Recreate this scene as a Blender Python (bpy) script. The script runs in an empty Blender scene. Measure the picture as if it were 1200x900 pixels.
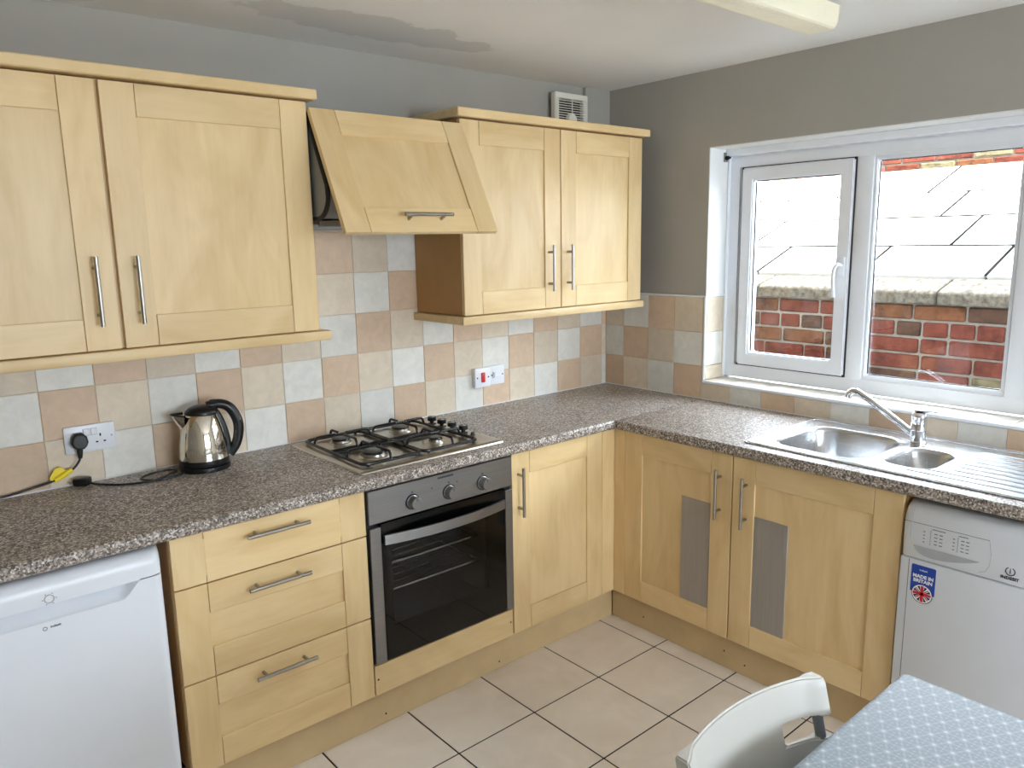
import bpy, bmesh, math, random
from mathutils import Vector, Matrix
random.seed(7)
SC = bpy.context.scene
COL = SC.collection

# ------------------------------------------------------------------ camera
CAM = Vector((-2.8936, -2.6454, 1.6178))
_yaw, _pit, _rol = math.radians(40.5186), math.radians(-10.4842), math.radians(-1.0436)
_f = Vector((math.sin(_yaw)*math.cos(_pit), math.cos(_yaw)*math.cos(_pit), math.sin(_pit)))
_r = Vector((math.cos(_yaw), -math.sin(_yaw), 0.0))
_u = _r.cross(_f)
_r2 = _r*math.cos(_rol) + _u*math.sin(_rol)
_u2 = -_r*math.sin(_rol) + _u*math.cos(_rol)
cd = bpy.data.cameras.new('camera')
cd.sensor_width = 36.0
cd.sensor_fit = 'HORIZONTAL'
cd.lens = 901.47*36.0/1200.0
cd.clip_start = 0.05
cam = bpy.data.objects.new('camera', cd)
COL.objects.link(cam)
cam.matrix_world = Matrix(((_r2.x, _u2.x, -_f.x, CAM.x), (_r2.y, _u2.y, -_f.y, CAM.y), (_r2.z, _u2.z, -_f.z, CAM.z), (0, 0, 0, 1)))
SC.camera = cam

# ------------------------------------------------------------------ world, light, exposure
wd = bpy.data.worlds.new('overcast_sky')
SC.world = wd
wd.use_nodes = True
bg = wd.node_tree.nodes['Background']
bg.inputs[0].default_value = (0.79, 0.89, 1.0, 1)
bg.inputs[1].default_value = 25.0
VS = SC.view_settings
VS.view_transform = 'Standard'
VS.look = 'None'
VS.gamma = 1.0
VS.use_curve_mapping = False
VS.exposure = -0.12
try:
    SC.cycles.use_denoising = True
    SC.cycles.max_bounces = 14
    SC.cycles.diffuse_bounces = 8
    SC.cycles.transparent_max_bounces = 16
    SC.cycles.sample_clamp_indirect = 60.0
except Exception:
    pass


def portal(loc, rot, sx, sy):
    l = bpy.data.lights.new('sky_portal', 'AREA')
    l.shape = 'RECTANGLE'
    l.size, l.size_y = sx, sy
    l.cycles.is_portal = True
    o = bpy.data.objects.new('sky_portal', l)
    o.location, o.rotation_euler = loc, rot
    COL.objects.link(o)


portal((0.23, -1.5, 1.5), (0, math.radians(90), 0), 1.0, 1.8)      # kitchen window
portal((-1.75, -6.10, 1.45), (math.radians(90), 0, 0), 2.3, 1.25)   # added fill window behind the camera

sl = bpy.data.lights.new('sun', 'SUN')
sl.energy = 30.0
sl.angle = math.radians(3)
sl.color = (1.0, 0.97, 0.93)
sun = bpy.data.objects.new('sun', sl)
COL.objects.link(sun)
sun.rotation_euler = Vector((0.22, 0.62, -0.75)).to_track_quat('-Z', 'Y').to_euler()

# ------------------------------------------------------------------ materials
MATS = {}


def s2l(c):
    return tuple(((v/255.0 + 0.055)/1.055)**2.4 if v > 10 else v/255.0/12.92 for v in c)


class NT:
    def __init__(self, name):
        self.m = bpy.data.materials.new(name)
        self.m.use_nodes = True
        self.t = self.m.node_tree
        self.b = self.t.nodes['Principled BSDF']
        MATS[name] = self.m

    def n(self, typ, **kw):
        nd = self.t.nodes.new(typ)
        for k, v in kw.items():
            setattr(nd, k, v)
        return nd

    def l(self, a, b):
        self.t.links.new(a, b)

    def coords(self, scale=(1, 1, 1), rand=True, kind='Object'):
        tc = self.n('ShaderNodeTexCoord')
        mp = self.n('ShaderNodeMapping')
        mp.inputs['Scale'].default_value = scale
        self.l(tc.outputs[kind], mp.inputs['Vector'])
        if rand:
            oi = self.n('ShaderNodeObjectInfo')
            mul = self.n('ShaderNodeMath', operation='MULTIPLY')
            mul.inputs[1].default_value = 37.0
            self.l(oi.outputs['Random'], mul.inputs[0])
            self.l(mul.outputs[0], mp.inputs['Location'])
        return mp.outputs[0]

    def noise(self, vec, scale, detail=4.0, rough=0.55, dist=0.0):
        nd = self.n('ShaderNodeTexNoise')
        nd.inputs['Scale'].default_value = scale
        nd.inputs['Detail'].default_value = detail
        nd.inputs['Roughness'].default_value = rough
        nd.inputs['Distortion'].default_value = dist
        self.l(vec, nd.inputs['Vector'])
        return nd.outputs['Fac']

    def ramp(self, fac, stops, interp='LINEAR'):
        nd = self.n('ShaderNodeValToRGB')
        cr = nd.color_ramp
        cr.interpolation = interp
        while len(cr.elements) < len(stops):
            cr.elements.new(0.5)
        for e, (p, c) in zip(cr.elements, stops):
            e.position = p
            e.color = (c[0], c[1], c[2], 1)
        self.l(fac, nd.inputs[0])
        return nd.outputs[0]

    def mix(self, fac, a, b):
        nd = self.n('ShaderNodeMix', data_type='RGBA')
        for s, v in ((nd.inputs[0], fac), (nd.inputs[6], a), (nd.inputs[7], b)):
            if hasattr(v, 'node'):
                self.l(v, s)
            elif isinstance(v, (int, float)):
                s.default_value = v
            else:
                s.default_value = (v[0], v[1], v[2], 1)
        return nd.outputs[2]

    def bump(self, h, strength=0.1, dist=0.002):
        nd = self.n('ShaderNodeBump')
        nd.inputs['Strength'].default_value = strength
        nd.inputs['Distance'].default_value = dist
        self.l(h, nd.inputs['Height'])
        self.l(nd.outputs[0], self.b.inputs['Normal'])

    def set(self, color=None, rough=0.5, metal=0.0, spec=0.5, **kw):
        if color is not None:
            if hasattr(color, 'node'):
                self.l(color, self.b.inputs['Base Color'])
            else:
                self.b.inputs['Base Color'].default_value = (color[0], color[1], color[2], 1)
        self.b.inputs['Roughness'].default_value = rough
        self.b.inputs['Metallic'].default_value = metal
        self.b.inputs['Specular IOR Level'].default_value = spec
        for k, v in kw.items():
            self.b.inputs[k].default_value = v
        return self.m


def plain(name, rgb, rough=0.5, metal=0.0, spec=0.5, vary=0.06, scale=12.0, bump=0.0, **kw):
    t = NT(name)
    v = t.coords()
    f = t.noise(v, scale)
    c = s2l(rgb)
    col = t.ramp(f, [(0.3, tuple(x*(1-vary) for x in c)), (0.7, tuple(min(1, x*(1+vary)) for x in c))])
    if bump:
        t.bump(t.noise(v, scale*12), bump, 0.001)
    return t.set(col, rough, metal, spec, **kw)


def maple(name, axis):
    t = NT(name)
    sc = [1.0, 1.0, 1.0]
    sc[axis] = 0.09
    v = t.coords(tuple(sc))
    g = t.noise(v, 55.0, 6.0, 0.6, 0.3)
    sc2 = [1.0, 1.0, 1.0]
    sc2[axis] = 0.35
    v2 = t.coords(tuple(sc2))
    big = t.noise(v2, 7.0, 3.0, 0.5, 1.2)
    a = t.ramp(g, [(0.25, s2l((213, 183, 131))), (0.75, s2l((228, 201, 153)))])
    b = t.ramp(big, [(0.30, s2l((204, 171, 118))), (0.62, s2l((230, 204, 157)))])
    col = t.mix(0.5, a, b)
    oi = t.n('ShaderNodeObjectInfo')
    hs = t.n('ShaderNodeHueSaturation')
    mr = t.n('ShaderNodeMapRange')
    mr.inputs[3].default_value = 0.94
    mr.inputs[4].default_value = 1.04
    t.l(oi.outputs['Random'], mr.inputs[0])
    t.l(mr.outputs[0], hs.inputs['Value'])
    t.l(col, hs.inputs['Color'])
    t.bump(g, 0.03, 0.001)
    return t.set(hs.outputs[0], 0.38, 0, 0.45)


maple('maple_x', 0)
maple('maple_y', 1)
maple('maple_z', 2)
plain('plinth_x', (198, 174, 132), 0.5, vary=0.08, scale=9.0)  # greyer finish than the doors, darkened further for the shade of the recess
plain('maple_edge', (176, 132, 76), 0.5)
plain('gap_dark', (42, 30, 24), 0.8)

# wall paint
def paint(name, rgb, vary=0.05):
    t = NT(name)
    v = t.coords(rand=False)
    f = t.noise(v, 1.6, 5.0, 0.6)
    c = s2l(rgb)
    col = t.ramp(f, [(0.3, tuple(x*(1-vary) for x in c)), (0.7, tuple(x*(1+vary) for x in c))])
    t.bump(t.noise(v, 140.0, 3.0), 0.08, 0.001)
    return t.set(col, 0.85, 0, 0.25)


paint('wall_paint', (166, 163, 155))
paint('white_paint', (228, 229, 228), 0.02)

def ceiling_mat():
    t = NT('ceiling_paint')
    v = t.coords(rand=False)
    f = t.noise(v, 1.3, 4.0)
    base = t.ramp(f, [(0.3, s2l((230, 229, 227))), (0.7, s2l((238, 237, 236)))])
    # damp-stained repair patch, long streak beside the hob wall
    mp = t.n('ShaderNodeMapping')
    tc = t.n('ShaderNodeTexCoord')
    t.l(tc.outputs['Object'], mp.inputs['Vector'])
    mp.inputs['Location'].default_value = (1.50*2.0, 0.30*7.5, 0)
    mp.inputs['Scale'].default_value = (2.0, 7.5, 0)
    ln = t.n('ShaderNodeVectorMath', operation='LENGTH')
    t.l(mp.outputs[0], ln.inputs[0])
    nz = t.noise(v, 5.0, 4.0, 0.6)
    ad = t.n('ShaderNodeMath', operation='MULTIPLY_ADD')
    t.l(nz, ad.inputs[0])
    ad.inputs[1].default_value = 1.5
    t.l(ln.outputs['Value'], ad.inputs[2])
    mr = t.n('ShaderNodeMapRange')
    mr.inputs[1].default_value = 1.58
    mr.inputs[2].default_value = 1.66
    mr.inputs[3].default_value = 0.55
    mr.inputs[4].default_value = 0.0
    t.l(ad.outputs[0], mr.inputs[0])
    col = t.mix(mr.outputs[0], base, s2l((200, 199, 196)))
    t.bump(t.noise(v, 90.0, 3.0), 0.06, 0.001)
    t.set(col, 0.85, 0, 0.25)


ceiling_mat()

def tile_mat(name, rgb):
    t = NT(name)
    v = t.coords()
    f = t.noise(v, 22.0, 5.0, 0.65, 0.6)
    c = s2l(rgb)
    col = t.ramp(f, [(0.28, tuple(x*0.90 for x in c)), (0.72, tuple(min(1, x*1.07) for x in c))])
    oi = t.n('ShaderNodeObjectInfo')
    hs = t.n('ShaderNodeHueSaturation')
    mr = t.n('ShaderNodeMapRange')
    mr.inputs[3].default_value = 0.92
    mr.inputs[4].default_value = 1.06
    t.l(oi.outputs['Random'], mr.inputs[0])
    t.l(mr.outputs[0], hs.inputs['Value'])
    t.l(col, hs.inputs['Color'])
    t.bump(t.noise(v, 35.0, 4.0), 0.12, 0.002)
    t.set(hs.outputs[0], 0.45, 0, 0.4)


tile_mat('tile_tan', (206, 180, 153))
tile_mat('tile_cream', (213, 198, 176))
tile_mat('tile_white', (221, 218, 209))
tile_mat('sill_tile', (228, 222, 212))
plain('grout', (205, 190, 170), 0.8)

def floor_tile():
    t = NT('floor_tile')
    v = t.coords()
    f = t.noise(v, 5.0, 5.0, 0.6, 0.5)
    col = t.ramp(f, [(0.25, s2l((226, 214, 200))), (0.75, s2l((243, 235, 225)))])
    t.bump(t.noise(v, 14.0, 4.0), 0.10, 0.002)
    t.set(col, 0.34, 0, 0.45)


floor_tile()
plain('floor_grout', (52, 34, 30), 0.85)

def worktop_mat():
    t = NT('worktop_laminate')
    v = t.coords(rand=False)
    vo = t.n('ShaderNodeTexVoronoi')
    vo.inputs['Scale'].default_value = 230.0
    t.l(v, vo.inputs['Vector'])
    sep = t.n('ShaderNodeSeparateColor')
    t.l(vo.outputs['Color'], sep.inputs[0])
    col = t.ramp(sep.outputs[0], [(0.0, s2l((62, 54, 50))), (0.24, s2l((122, 110, 100))), (0.50, s2l((158, 146, 136))),
                                  (0.70, s2l((190, 180, 170))), (0.86, s2l((226, 220, 212)))], 'CONSTANT')
    f = t.noise(v, 60.0, 3.0)
    col2 = t.mix(0.25, col, t.ramp(f, [(0.3, s2l((96, 84, 76))), (0.7, s2l((176, 166, 158)))]))
    t.set(col2, 0.33, 0, 0.5)


worktop_mat()

def steel(name, rgb, rough, axis=None, metal=1.0):
    t = NT(name)
    sc = [1.0, 1.0, 1.0]
    if axis is not None:
        sc[axis] = 0.02
    v = t.coords(tuple(sc), rand=False)
    f = t.noise(v, 260.0, 2.0)
    c = s2l(rgb)
    col = t.ramp(f, [(0.3, tuple(x*0.93 for x in c)), (0.7, tuple(min(1, x*1.05) for x in c))])
    t.set(col, rough, metal, 0.5)


steel('brushed_steel', (150, 150, 151), 0.36, 0)
steel('hob_steel', (190, 184, 174), 0.30, 0)
steel('sink_steel', (205, 207, 210), 0.26, 1)
steel('chrome', (222, 223, 226), 0.07)
steel('kettle_steel', (225, 218, 206), 0.09, 2)
steel('handle_steel', (165, 160, 152), 0.32)
steel('insert_steel', (172, 168, 164), 0.5, 2, metal=0.6)
steel('brass_pin', (200, 190, 150), 0.3)
plain('black_plastic', (16, 16, 17), 0.35)
plain('black_matt', (20, 19, 19), 0.55)
plain('black_enamel', (14, 14, 15), 0.3)
plain('mask_black', (5, 5, 5), 0.6, spec=0.05)
plain('oven_cavity', (50, 50, 49), 0.5)
plain('hood_grey', (128, 132, 134), 0.35)
plain('white_plastic', (226, 228, 232), 0.28, vary=0.015)
plain('appliance_white', (222, 226, 233), 0.30, vary=0.012)
plain('dishwasher_white', (220, 225, 233), 0.33, vary=0.012)
plain('scoop_grey', (168, 172, 178), 0.4, vary=0.02)
plain('seam_grey', (96, 100, 108), 0.6)
plain('print_grey', (110, 116, 128), 0.6)
plain('print_dark', (52, 56, 64), 0.6)
plain('upvc', (232, 235, 240), 0.25, vary=0.012)
plain('gasket', (34, 36, 40), 0.6)
plain('red_rocker', (205, 30, 34), 0.35, vary=0.03)
plain('yellow_tag', (232, 206, 28), 0.45, vary=0.03)
plain('sticker_blue', (22, 66, 160), 0.4, vary=0.02)
plain('sticker_white', (236, 238, 242), 0.4, vary=0.01)
plain('sticker_red', (200, 40, 42), 0.4, vary=0.02)
plain('sticker_navy', (24, 34, 90), 0.4, vary=0.02)
plain('chair_white', (206, 204, 197), 0.38, vary=0.015)
plain('chair_grey', (124, 128, 134), 0.4)
plain('fan_white', (222, 219, 208), 0.45, vary=0.02)
plain('fan_dark', (34, 33, 32), 0.7)
plain('diffuser_yellow', (240, 233, 208), 0.35, vary=0.04, scale=6.0)
plain('coping_stone', (108, 100, 88), 0.95, spec=0.1, vary=0.60, scale=45.0, bump=0.8)
plain('roof_slab', (206, 204, 200), 0.95, spec=0.1, vary=0.06, scale=40.0, bump=0.3)
plain('roof_bed', (14, 14, 14), 0.95, spec=0.0)
plain('mortar', (150, 143, 130), 0.95, vary=0.15, scale=50.0, bump=0.5)
plain('yard_concrete', (150, 146, 140), 0.9)
plain('render_wall', (74, 62, 56), 0.9)  # darkened so the outer wall bounces less light onto the brick
plain('blocker_dark', (40, 40, 42), 0.6)
plain('table_wood', (200, 170, 120), 0.5)

def brick_mat(name, a, b):
    t = NT(name)
    v = t.coords()
    f = t.noise(v, 24.0, 6.0, 0.7, 0.4)
    col = t.ramp(f, [(0.30, s2l(a)), (0.62, s2l(b)), (0.82, s2l((140, 106, 90)))])
    t.bump(t.noise(v, 60.0, 5.0), 0.9, 0.006)
    dk = t.ramp(t.noise(v, 11.0, 5.0, 0.7), [(0.34, (0.35, 0.33, 0.30)), (0.52, (1, 1, 1))])
    mu = t.n('ShaderNodeMix', data_type='RGBA', blend_type='MULTIPLY')
    mu.inputs[0].default_value = 0.8
    t.l(col, mu.inputs[6])
    t.l(dk, mu.inputs[7])
    t.set(mu.outputs[2], 0.95, 0, 0.15)


brick_mat('brick_red', (92, 46, 36), (122, 66, 52))
brick_mat('brick_orange', (96, 58, 38), (122, 80, 54))
brick_mat('brick_brown', (70, 50, 40), (94, 68, 54))
brick_mat('brick_buff', (108, 98, 72), (132, 122, 94))

def glass_mat(name, tint, refl):
    m = bpy.data.materials.new(name)
    m.use_nodes = True
    nt = m.node_tree
    for n in list(nt.nodes):
        nt.nodes.remove(n)
    out = nt.nodes.new('ShaderNodeOutputMaterial')
    tr = nt.nodes.new('ShaderNodeBsdfTransparent')
    tr.inputs[0].default_value = (*tint, 1)
    gl = nt.nodes.new('ShaderNodeBsdfGlossy')
    gl.inputs['Roughness'].default_value = 0.01
    gl.inputs[0].default_value = (1, 1, 1, 1)
    lw = nt.nodes.new('ShaderNodeLayerWeight')      # facing = 1 - |cos|, the same from both sides of the pane
    pw = nt.nodes.new('ShaderNodeMath')
    pw.operation = 'POWER'
    pw.inputs[1].default_value = 5.0
    nt.links.new(lw.outputs['Facing'], pw.inputs[0])
    fr = nt.nodes.new('ShaderNodeMath')
    fr.operation = 'MULTIPLY_ADD'
    fr.inputs[1].default_value = 1.0 - refl
    fr.inputs[2].default_value = refl
    nt.links.new(pw.outputs[0], fr.inputs[0])
    mx = nt.nodes.new('ShaderNodeMixShader')
    nt.links.new(fr.outputs[0], mx.inputs[0])
    nt.links.new(tr.outputs[0], mx.inputs[1])
    nt.links.new(gl.outputs[0], mx.inputs[2])
    nt.links.new(mx.outputs[0], out.inputs[0])
    MATS[name] = m


glass_mat('window_glass', (0.985, 0.99, 0.99), 0.03)
glass_mat('oven_glass', (0.74, 0.74, 0.74), 0.025)
glass_mat('oven_glass_black', (0.004, 0.004, 0.004), 0.03)

def oilcloth():
    t = NT('oilcloth')
    v = t.coords(rand=False)
    total = None
    a = 0.030
    for k in range(6):
        ang = math.radians(30*k)
        d = t.n('ShaderNodeVectorMath', operation='DOT_PRODUCT')
        per = a*math.sqrt(3)/2 if k % 2 == 0 else a/2
        d.inputs[1].default_value = (math.cos(ang)/per, math.sin(ang)/per, 0)
        t.l(v, d.inputs[0])
        w = t.n('ShaderNodeMath', operation='PINGPONG')
        w.inputs[1].default_value = 0.5
        t.l(d.outputs['Value'], w.inputs[0])
        mr = t.n('ShaderNodeMapRange')
        lw = 0.14 if k % 2 == 0 else 0.16
        mr.inputs[1].default_value = 0.0
        mr.inputs[2].default_value = lw
        mr.inputs[3].default_value = 1.0 if k % 2 == 0 else 0.55
        mr.inputs[4].default_value = 0.0
        t.l(w.outputs[0], mr.inputs[0])
        if total is None:
            total = mr.outputs[0]
        else:
            s = t.n('ShaderNodeMath', operation='ADD')
            t.l(total, s.inputs[0])
            t.l(mr.outputs[0], s.inputs[1])
            total = s.outputs[0]
    mr = t.n('ShaderNodeMapRange')
    mr.inputs[1].default_value = 0.0
    mr.inputs[2].default_value = 2.6
    t.l(total, mr.inputs[0])
    col = t.mix(mr.outputs[0], s2l((136, 149, 162)), s2l((204, 212, 218)))
    t.set(col, 0.48, 0, 0.4)


oilcloth()

# ------------------------------------------------------------------ helpers
WORLD = {}
MESHC = {}


def setp(o, label=None, cat=None, group=None, kind=None):
    if label:
        o['label'] = label
    if cat:
        o['category'] = cat
    if group:
        o['group'] = group
    if kind:
        o['kind'] = kind
    return o


def link(o, parent, loc):
    """place o at world location loc (or in the parent's own frame for a rotated thing)"""
    COL.objects.link(o)
    base = Vector((0, 0, 0))
    if parent is not None:
        o.parent = parent
        base = WORLD.get(parent.name, Vector((0, 0, 0)))
    o.location = Vector(loc) - base
    WORLD[o.name] = Vector(loc)
    return o


def thing(name, loc, label=None, cat=None, group=None, rot=None, kind=None):
    o = bpy.data.objects.new(name, None)
    o.empty_display_size = 0.05
    COL.objects.link(o)
    o.location = loc
    if rot is not None:
        o.rotation_euler = rot
        WORLD[o.name] = Vector((0, 0, 0))     # children are given in its own frame
    else:
        WORLD[o.name] = Vector(loc)
    return setp(o, label, cat, group, kind)


def finish(bm, mat, smooth=False):
    me = bpy.data.meshes.new('mesh')
    bmesh.ops.recalc_face_normals(bm, faces=bm.faces)
    bm.to_mesh(me)
    bm.free()
    if mat:
        me.materials.append(MATS[mat])
    if smooth:
        for p in me.polygons:
            p.use_smooth = True
        try:
            me.set_sharp_from_angle(angle=math.radians(smooth if smooth is not True else 40))
        except Exception:
            pass
    return me


def mobj(name, me, parent=None, loc=(0, 0, 0), **kw):
    o = bpy.data.objects.new(name, me)
    link(o, parent, loc)
    return setp(o, **kw) if kw else o


def box_mesh(dx, dy, dz, mat, bevel=0.0, seg=1):
    key = ('box', round(dx, 4), round(dy, 4), round(dz, 4), mat, round(bevel, 4), seg)
    if key in MESHC:
        return MESHC[key]
    bm = bmesh.new()
    bmesh.ops.create_cube(bm, size=1.0)
    bmesh.ops.scale(bm, vec=(dx, dy, dz), verts=bm.verts)
    b = min(bevel, 0.45*min(dx, dy, dz))
    if b > 0:
        bmesh.ops.bevel(bm, geom=bm.edges[:], offset=b, segments=seg, affect='EDGES', profile=0.5)
    me = finish(bm, mat, smooth=(30 if seg > 1 else False))
    MESHC[key] = me
    return me


def box(name, lo, hi, mat, parent=None, bevel=0.0015, seg=1, **kw):
    lo, hi = Vector(lo), Vector(hi)
    d = hi - lo
    return mobj(name, box_mesh(abs(d.x), abs(d.y), abs(d.z), mat, bevel, seg), parent, (lo+hi)/2, **kw)


def add_box(bm, lo, hi):
    lo, hi = Vector(lo), Vector(hi)
    r = bmesh.ops.create_cube(bm, size=1.0)
    bmesh.ops.scale(bm, vec=hi-lo, verts=r['verts'])
    bmesh.ops.translate(bm, vec=(lo+hi)/2, verts=r['verts'])
    return r['verts']


def boxes(name, lst, mat, parent=None, origin=(0, 0, 0), **kw):
    bm = bmesh.new()
    o = Vector(origin)
    for lo, hi in lst:
        add_box(bm, Vector(lo)-o, Vector(hi)-o)
    return mobj(name, finish(bm, mat), parent, origin, **kw)


def spline(pts, n=6, closed=False):
    P = [Vector(p) for p in pts]
    out = []
    m = len(P)
    rng = m if closed else m-1
    for i in range(rng):
        p0 = P[(i-1) % m] if (closed or i > 0) else P[0]
        p1, p2 = P[i], P[(i+1) % m]
        p3 = P[(i+2) % m] if (closed or i+2 < m) else P[-1]
        for k in range(n):
            t = k/n
            out.append(0.5*((2*p1)+(-p0+p2)*t+(2*p0-5*p1+4*p2-p3)*t*t+(-p0+3*p1-3*p2+p3)*t**3))
    if not closed:
        out.append(P[-1])
    return out


def add_tube(bm, pts, r, seg=8, closed=False, caps=True):
    P = [Vector(p) for p in pts]
    n = len(P)
    rings = []
    prev = None
    for i, p in enumerate(P):
        a = P[(i-1) % n] if (closed or i > 0) else P[i]
        b = P[(i+1) % n] if (closed or i < n-1) else P[i]
        t = (b-a).normalized()
        if prev is None:
            up = Vector((0, 0, 1)) if abs(t.z) < 0.9 else Vector((1, 0, 0))
            nrm = (up - t*up.dot(t)).normalized()
        else:
            nrm = prev - t*prev.dot(t)
            nrm = nrm.normalized() if nrm.length > 1e-6 else prev
        prev = nrm
        bn = t.cross(nrm)
        rr = r[i] if isinstance(r, (list, tuple)) else r
        rings.append([bm.verts.new(p + (nrm*math.cos(2*math.pi*k/seg) + bn*math.sin(2*math.pi*k/seg))*rr) for k in range(seg)])
    for i in range(n if closed else n-1):
        A, B = rings[i], rings[(i+1) % n]
        for k in range(seg):
            bm.faces.new((A[k], A[(k+1) % seg], B[(k+1) % seg], B[k]))
    if caps and not closed:
        bm.faces.new(rings[0][::-1])
        bm.faces.new(rings[-1])


def tube(name, pts, r, mat, parent=None, seg=8, closed=False, origin=None, **kw):
    o = Vector(origin) if origin is not None else Vector(pts[0])
    bm = bmesh.new()
    add_tube(bm, [Vector(p)-o for p in pts], r, seg, closed)
    return mobj(name, finish(bm, mat, smooth=50), parent, o, **kw)


def lathe_mesh(profile, mat, seg=32, axis='z', smooth=35, sx=1.0, sy=1.0):
    bm = bmesh.new()
    rings = []
    for r, h in profile:
        if r < 1e-6:
            rings.append([bm.verts.new((0, 0, h))])
        else:
            rings.append([bm.verts.new((r*sx*math.cos(2*math.pi*k/seg), r*sy*math.sin(2*math.pi*k/seg), h)) for k in range(seg)])
    for A, B in zip(rings, rings[1:]):
        for k in range(seg):
            a, b, c, d = A[k % len(A)], A[(k+1) % len(A)], B[(k+1) % len(B)], B[k % len(B)]
            vs = []
            for v in (a, b, c, d):
                if v not in vs:
                    vs.append(v)
            if len(vs) > 2:
                bm.faces.new(vs)
    if axis == 'y':      # +h points to -y
        bmesh.ops.rotate(bm, cent=(0, 0, 0), matrix=Matrix.Rotation(math.radians(90), 3, 'X'), verts=bm.verts)
    if axis == 'x':      # +h points to -x
        bmesh.ops.rotate(bm, cent=(0, 0, 0), matrix=Matrix.Rotation(math.radians(-90), 3, 'Y'), verts=bm.verts)
    return finish(bm, mat, smooth=smooth)


def rrect(x0, x1, y0, y1, r, n=6):
    pts = []
    for cx, cy, a0 in ((x1-r, y1-r, 0), (x0+r, y1-r, 90), (x0+r, y0+r, 180), (x1-r, y0+r, 270)):
        for k in range(n+1):
            a = math.radians(a0 + 90*k/n)
            pts.append((cx + r*math.cos(a), cy + r*math.sin(a)))
    return pts


def plate_mesh(outer, holes, thick, mat, bevel=0.0, M=None):
    """flat plate in local XY (outline minus holes), thickness along +Z from 0"""
    cu = bpy.data.curves.new('outline', 'CURVE')
    cu.dimensions = '2D'
    cu.fill_mode = 'BOTH'
    cu.extrude = max(thick/2 - bevel, 1e-5)
    cu.bevel_depth = bevel
    cu.bevel_resolution = 1
    cu.offset = -bevel
    for loop in [outer] + list(holes):
        sp = cu.splines.new('POLY')
        sp.points.add(len(loop)-1)
        for p, q in zip(sp.points, loop):
            p.co = (q[0], q[1], 0, 1)
        sp.use_cyclic_u = True
    ob = bpy.data.objects.new('outline', cu)
    me = bpy.data.meshes.new_from_object(ob)
    bpy.data.objects.remove(ob)
    bpy.data.curves.remove(cu)
    me.transform(Matrix.Translation((0, 0, thick/2)))
    if M is not None:
        me.transform(M)
    me.materials.clear()
    me.materials.append(MATS[mat])
    return me


def ring_mesh(a0, a1, b0, b1, w, d0, d1, mat, axis='x', bevel=0.002):
    """rectangular picture frame; a,b in-plane extents; d depth range along axis; w = width or (wa0,wa1,wb0,wb1)"""
    if not isinstance(w, (tuple, list)):
        w = (w, w, w, w)
    bm = bmesh.new()
    O = [(a0, b0), (a1, b0), (a1, b1), (a0, b1)]
    I = [(a0+w[0], b0+w[2]), (a1-w[1], b0+w[2]), (a1-w[1], b1-w[3]), (a0+w[0], b1-w[3])]

    def P(a, b, d):
        return (d, a, b) if axis == 'x' else (a, d, b) if axis == 'y' else (a, b, d)
    V = [[bm.verts.new(P(a, b, d)) for a, b in L] for d in (d0, d1) for L in (O, I)]
    o0, i0, o1, i1 = V
    for k in range(4):
        j = (k+1) % 4
        bm.faces.new((o0[k], o0[j], i0[j], i0[k]))
        bm.faces.new((o1[k], i1[k], i1[j], o1[j]))
        bm.faces.new((o0[k], o1[k], o1[j], o0[j]))
        bm.faces.new((i0[k], i0[j], i1[j], i1[k]))
    if bevel:
        bmesh.ops.recalc_face_normals(bm, faces=bm.faces)
        es = [e for e in bm.edges if len(e.link_faces) == 2 and e.calc_face_angle(0) > 0.5]
        bmesh.ops.bevel(bm, geom=es, offset=bevel, segments=2, affect='EDGES')
    return finish(bm, mat, smooth=30)


def ring(name, a0, a1, b0, b1, w, d0, d1, mat, parent, axis='x', bevel=0.002, **kw):
    ca, cb, c0 = (a0+a1)/2, (b0+b1)/2, (d0+d1)/2
    me = ring_mesh(a0-ca, a1-ca, b0-cb, b1-cb, w, d0-c0, d1-c0, mat, axis, bevel)
    loc = (c0, ca, cb) if axis == 'x' else (ca, c0, cb) if axis == 'y' else (ca, cb, c0)
    return mobj(name, me, parent, loc, **kw)


def text_mesh(s, size, mat, M, extrude=0.0003, align='CENTER', bold=0.0, xs=1.0):
    cu = bpy.data.curves.new('lettering', 'FONT')
    cu.body = s
    cu.size = size
    cu.align_x = align
    cu.align_y = 'CENTER'
    cu.extrude = extrude
    cu.offset = bold
    cu.resolution_u = 2
    ob = bpy.data.objects.new('lettering', cu)
    me = bpy.data.meshes.new_from_object(ob)
    bpy.data.objects.remove(ob)
    bpy.data.curves.remove(cu)
    me.transform(Matrix.Diagonal((xs, 1, 1, 1)))
    me.transform(M)
    me.materials.clear()
    me.materials.append(MATS[mat])
    return me


# lettering upright on a face that looks to -y, or to -x
M_FACE_Y = Matrix(((1, 0, 0, 0), (0, 0, -1, 0), (0, 1, 0, 0), (0, 0, 0, 1)))
M_FACE_X = Matrix(((0, 0, -1, 0), (-1, 0, 0, 0), (0, 1, 0, 0), (0, 0, 0, 1)))

H = 2.318                    # ceiling
XL, YF = -3.75, -6.00        # left wall, wall behind the camera
WT = 0.899                   # worktop top
TS = 0.154                   # wall tile pitch

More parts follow.
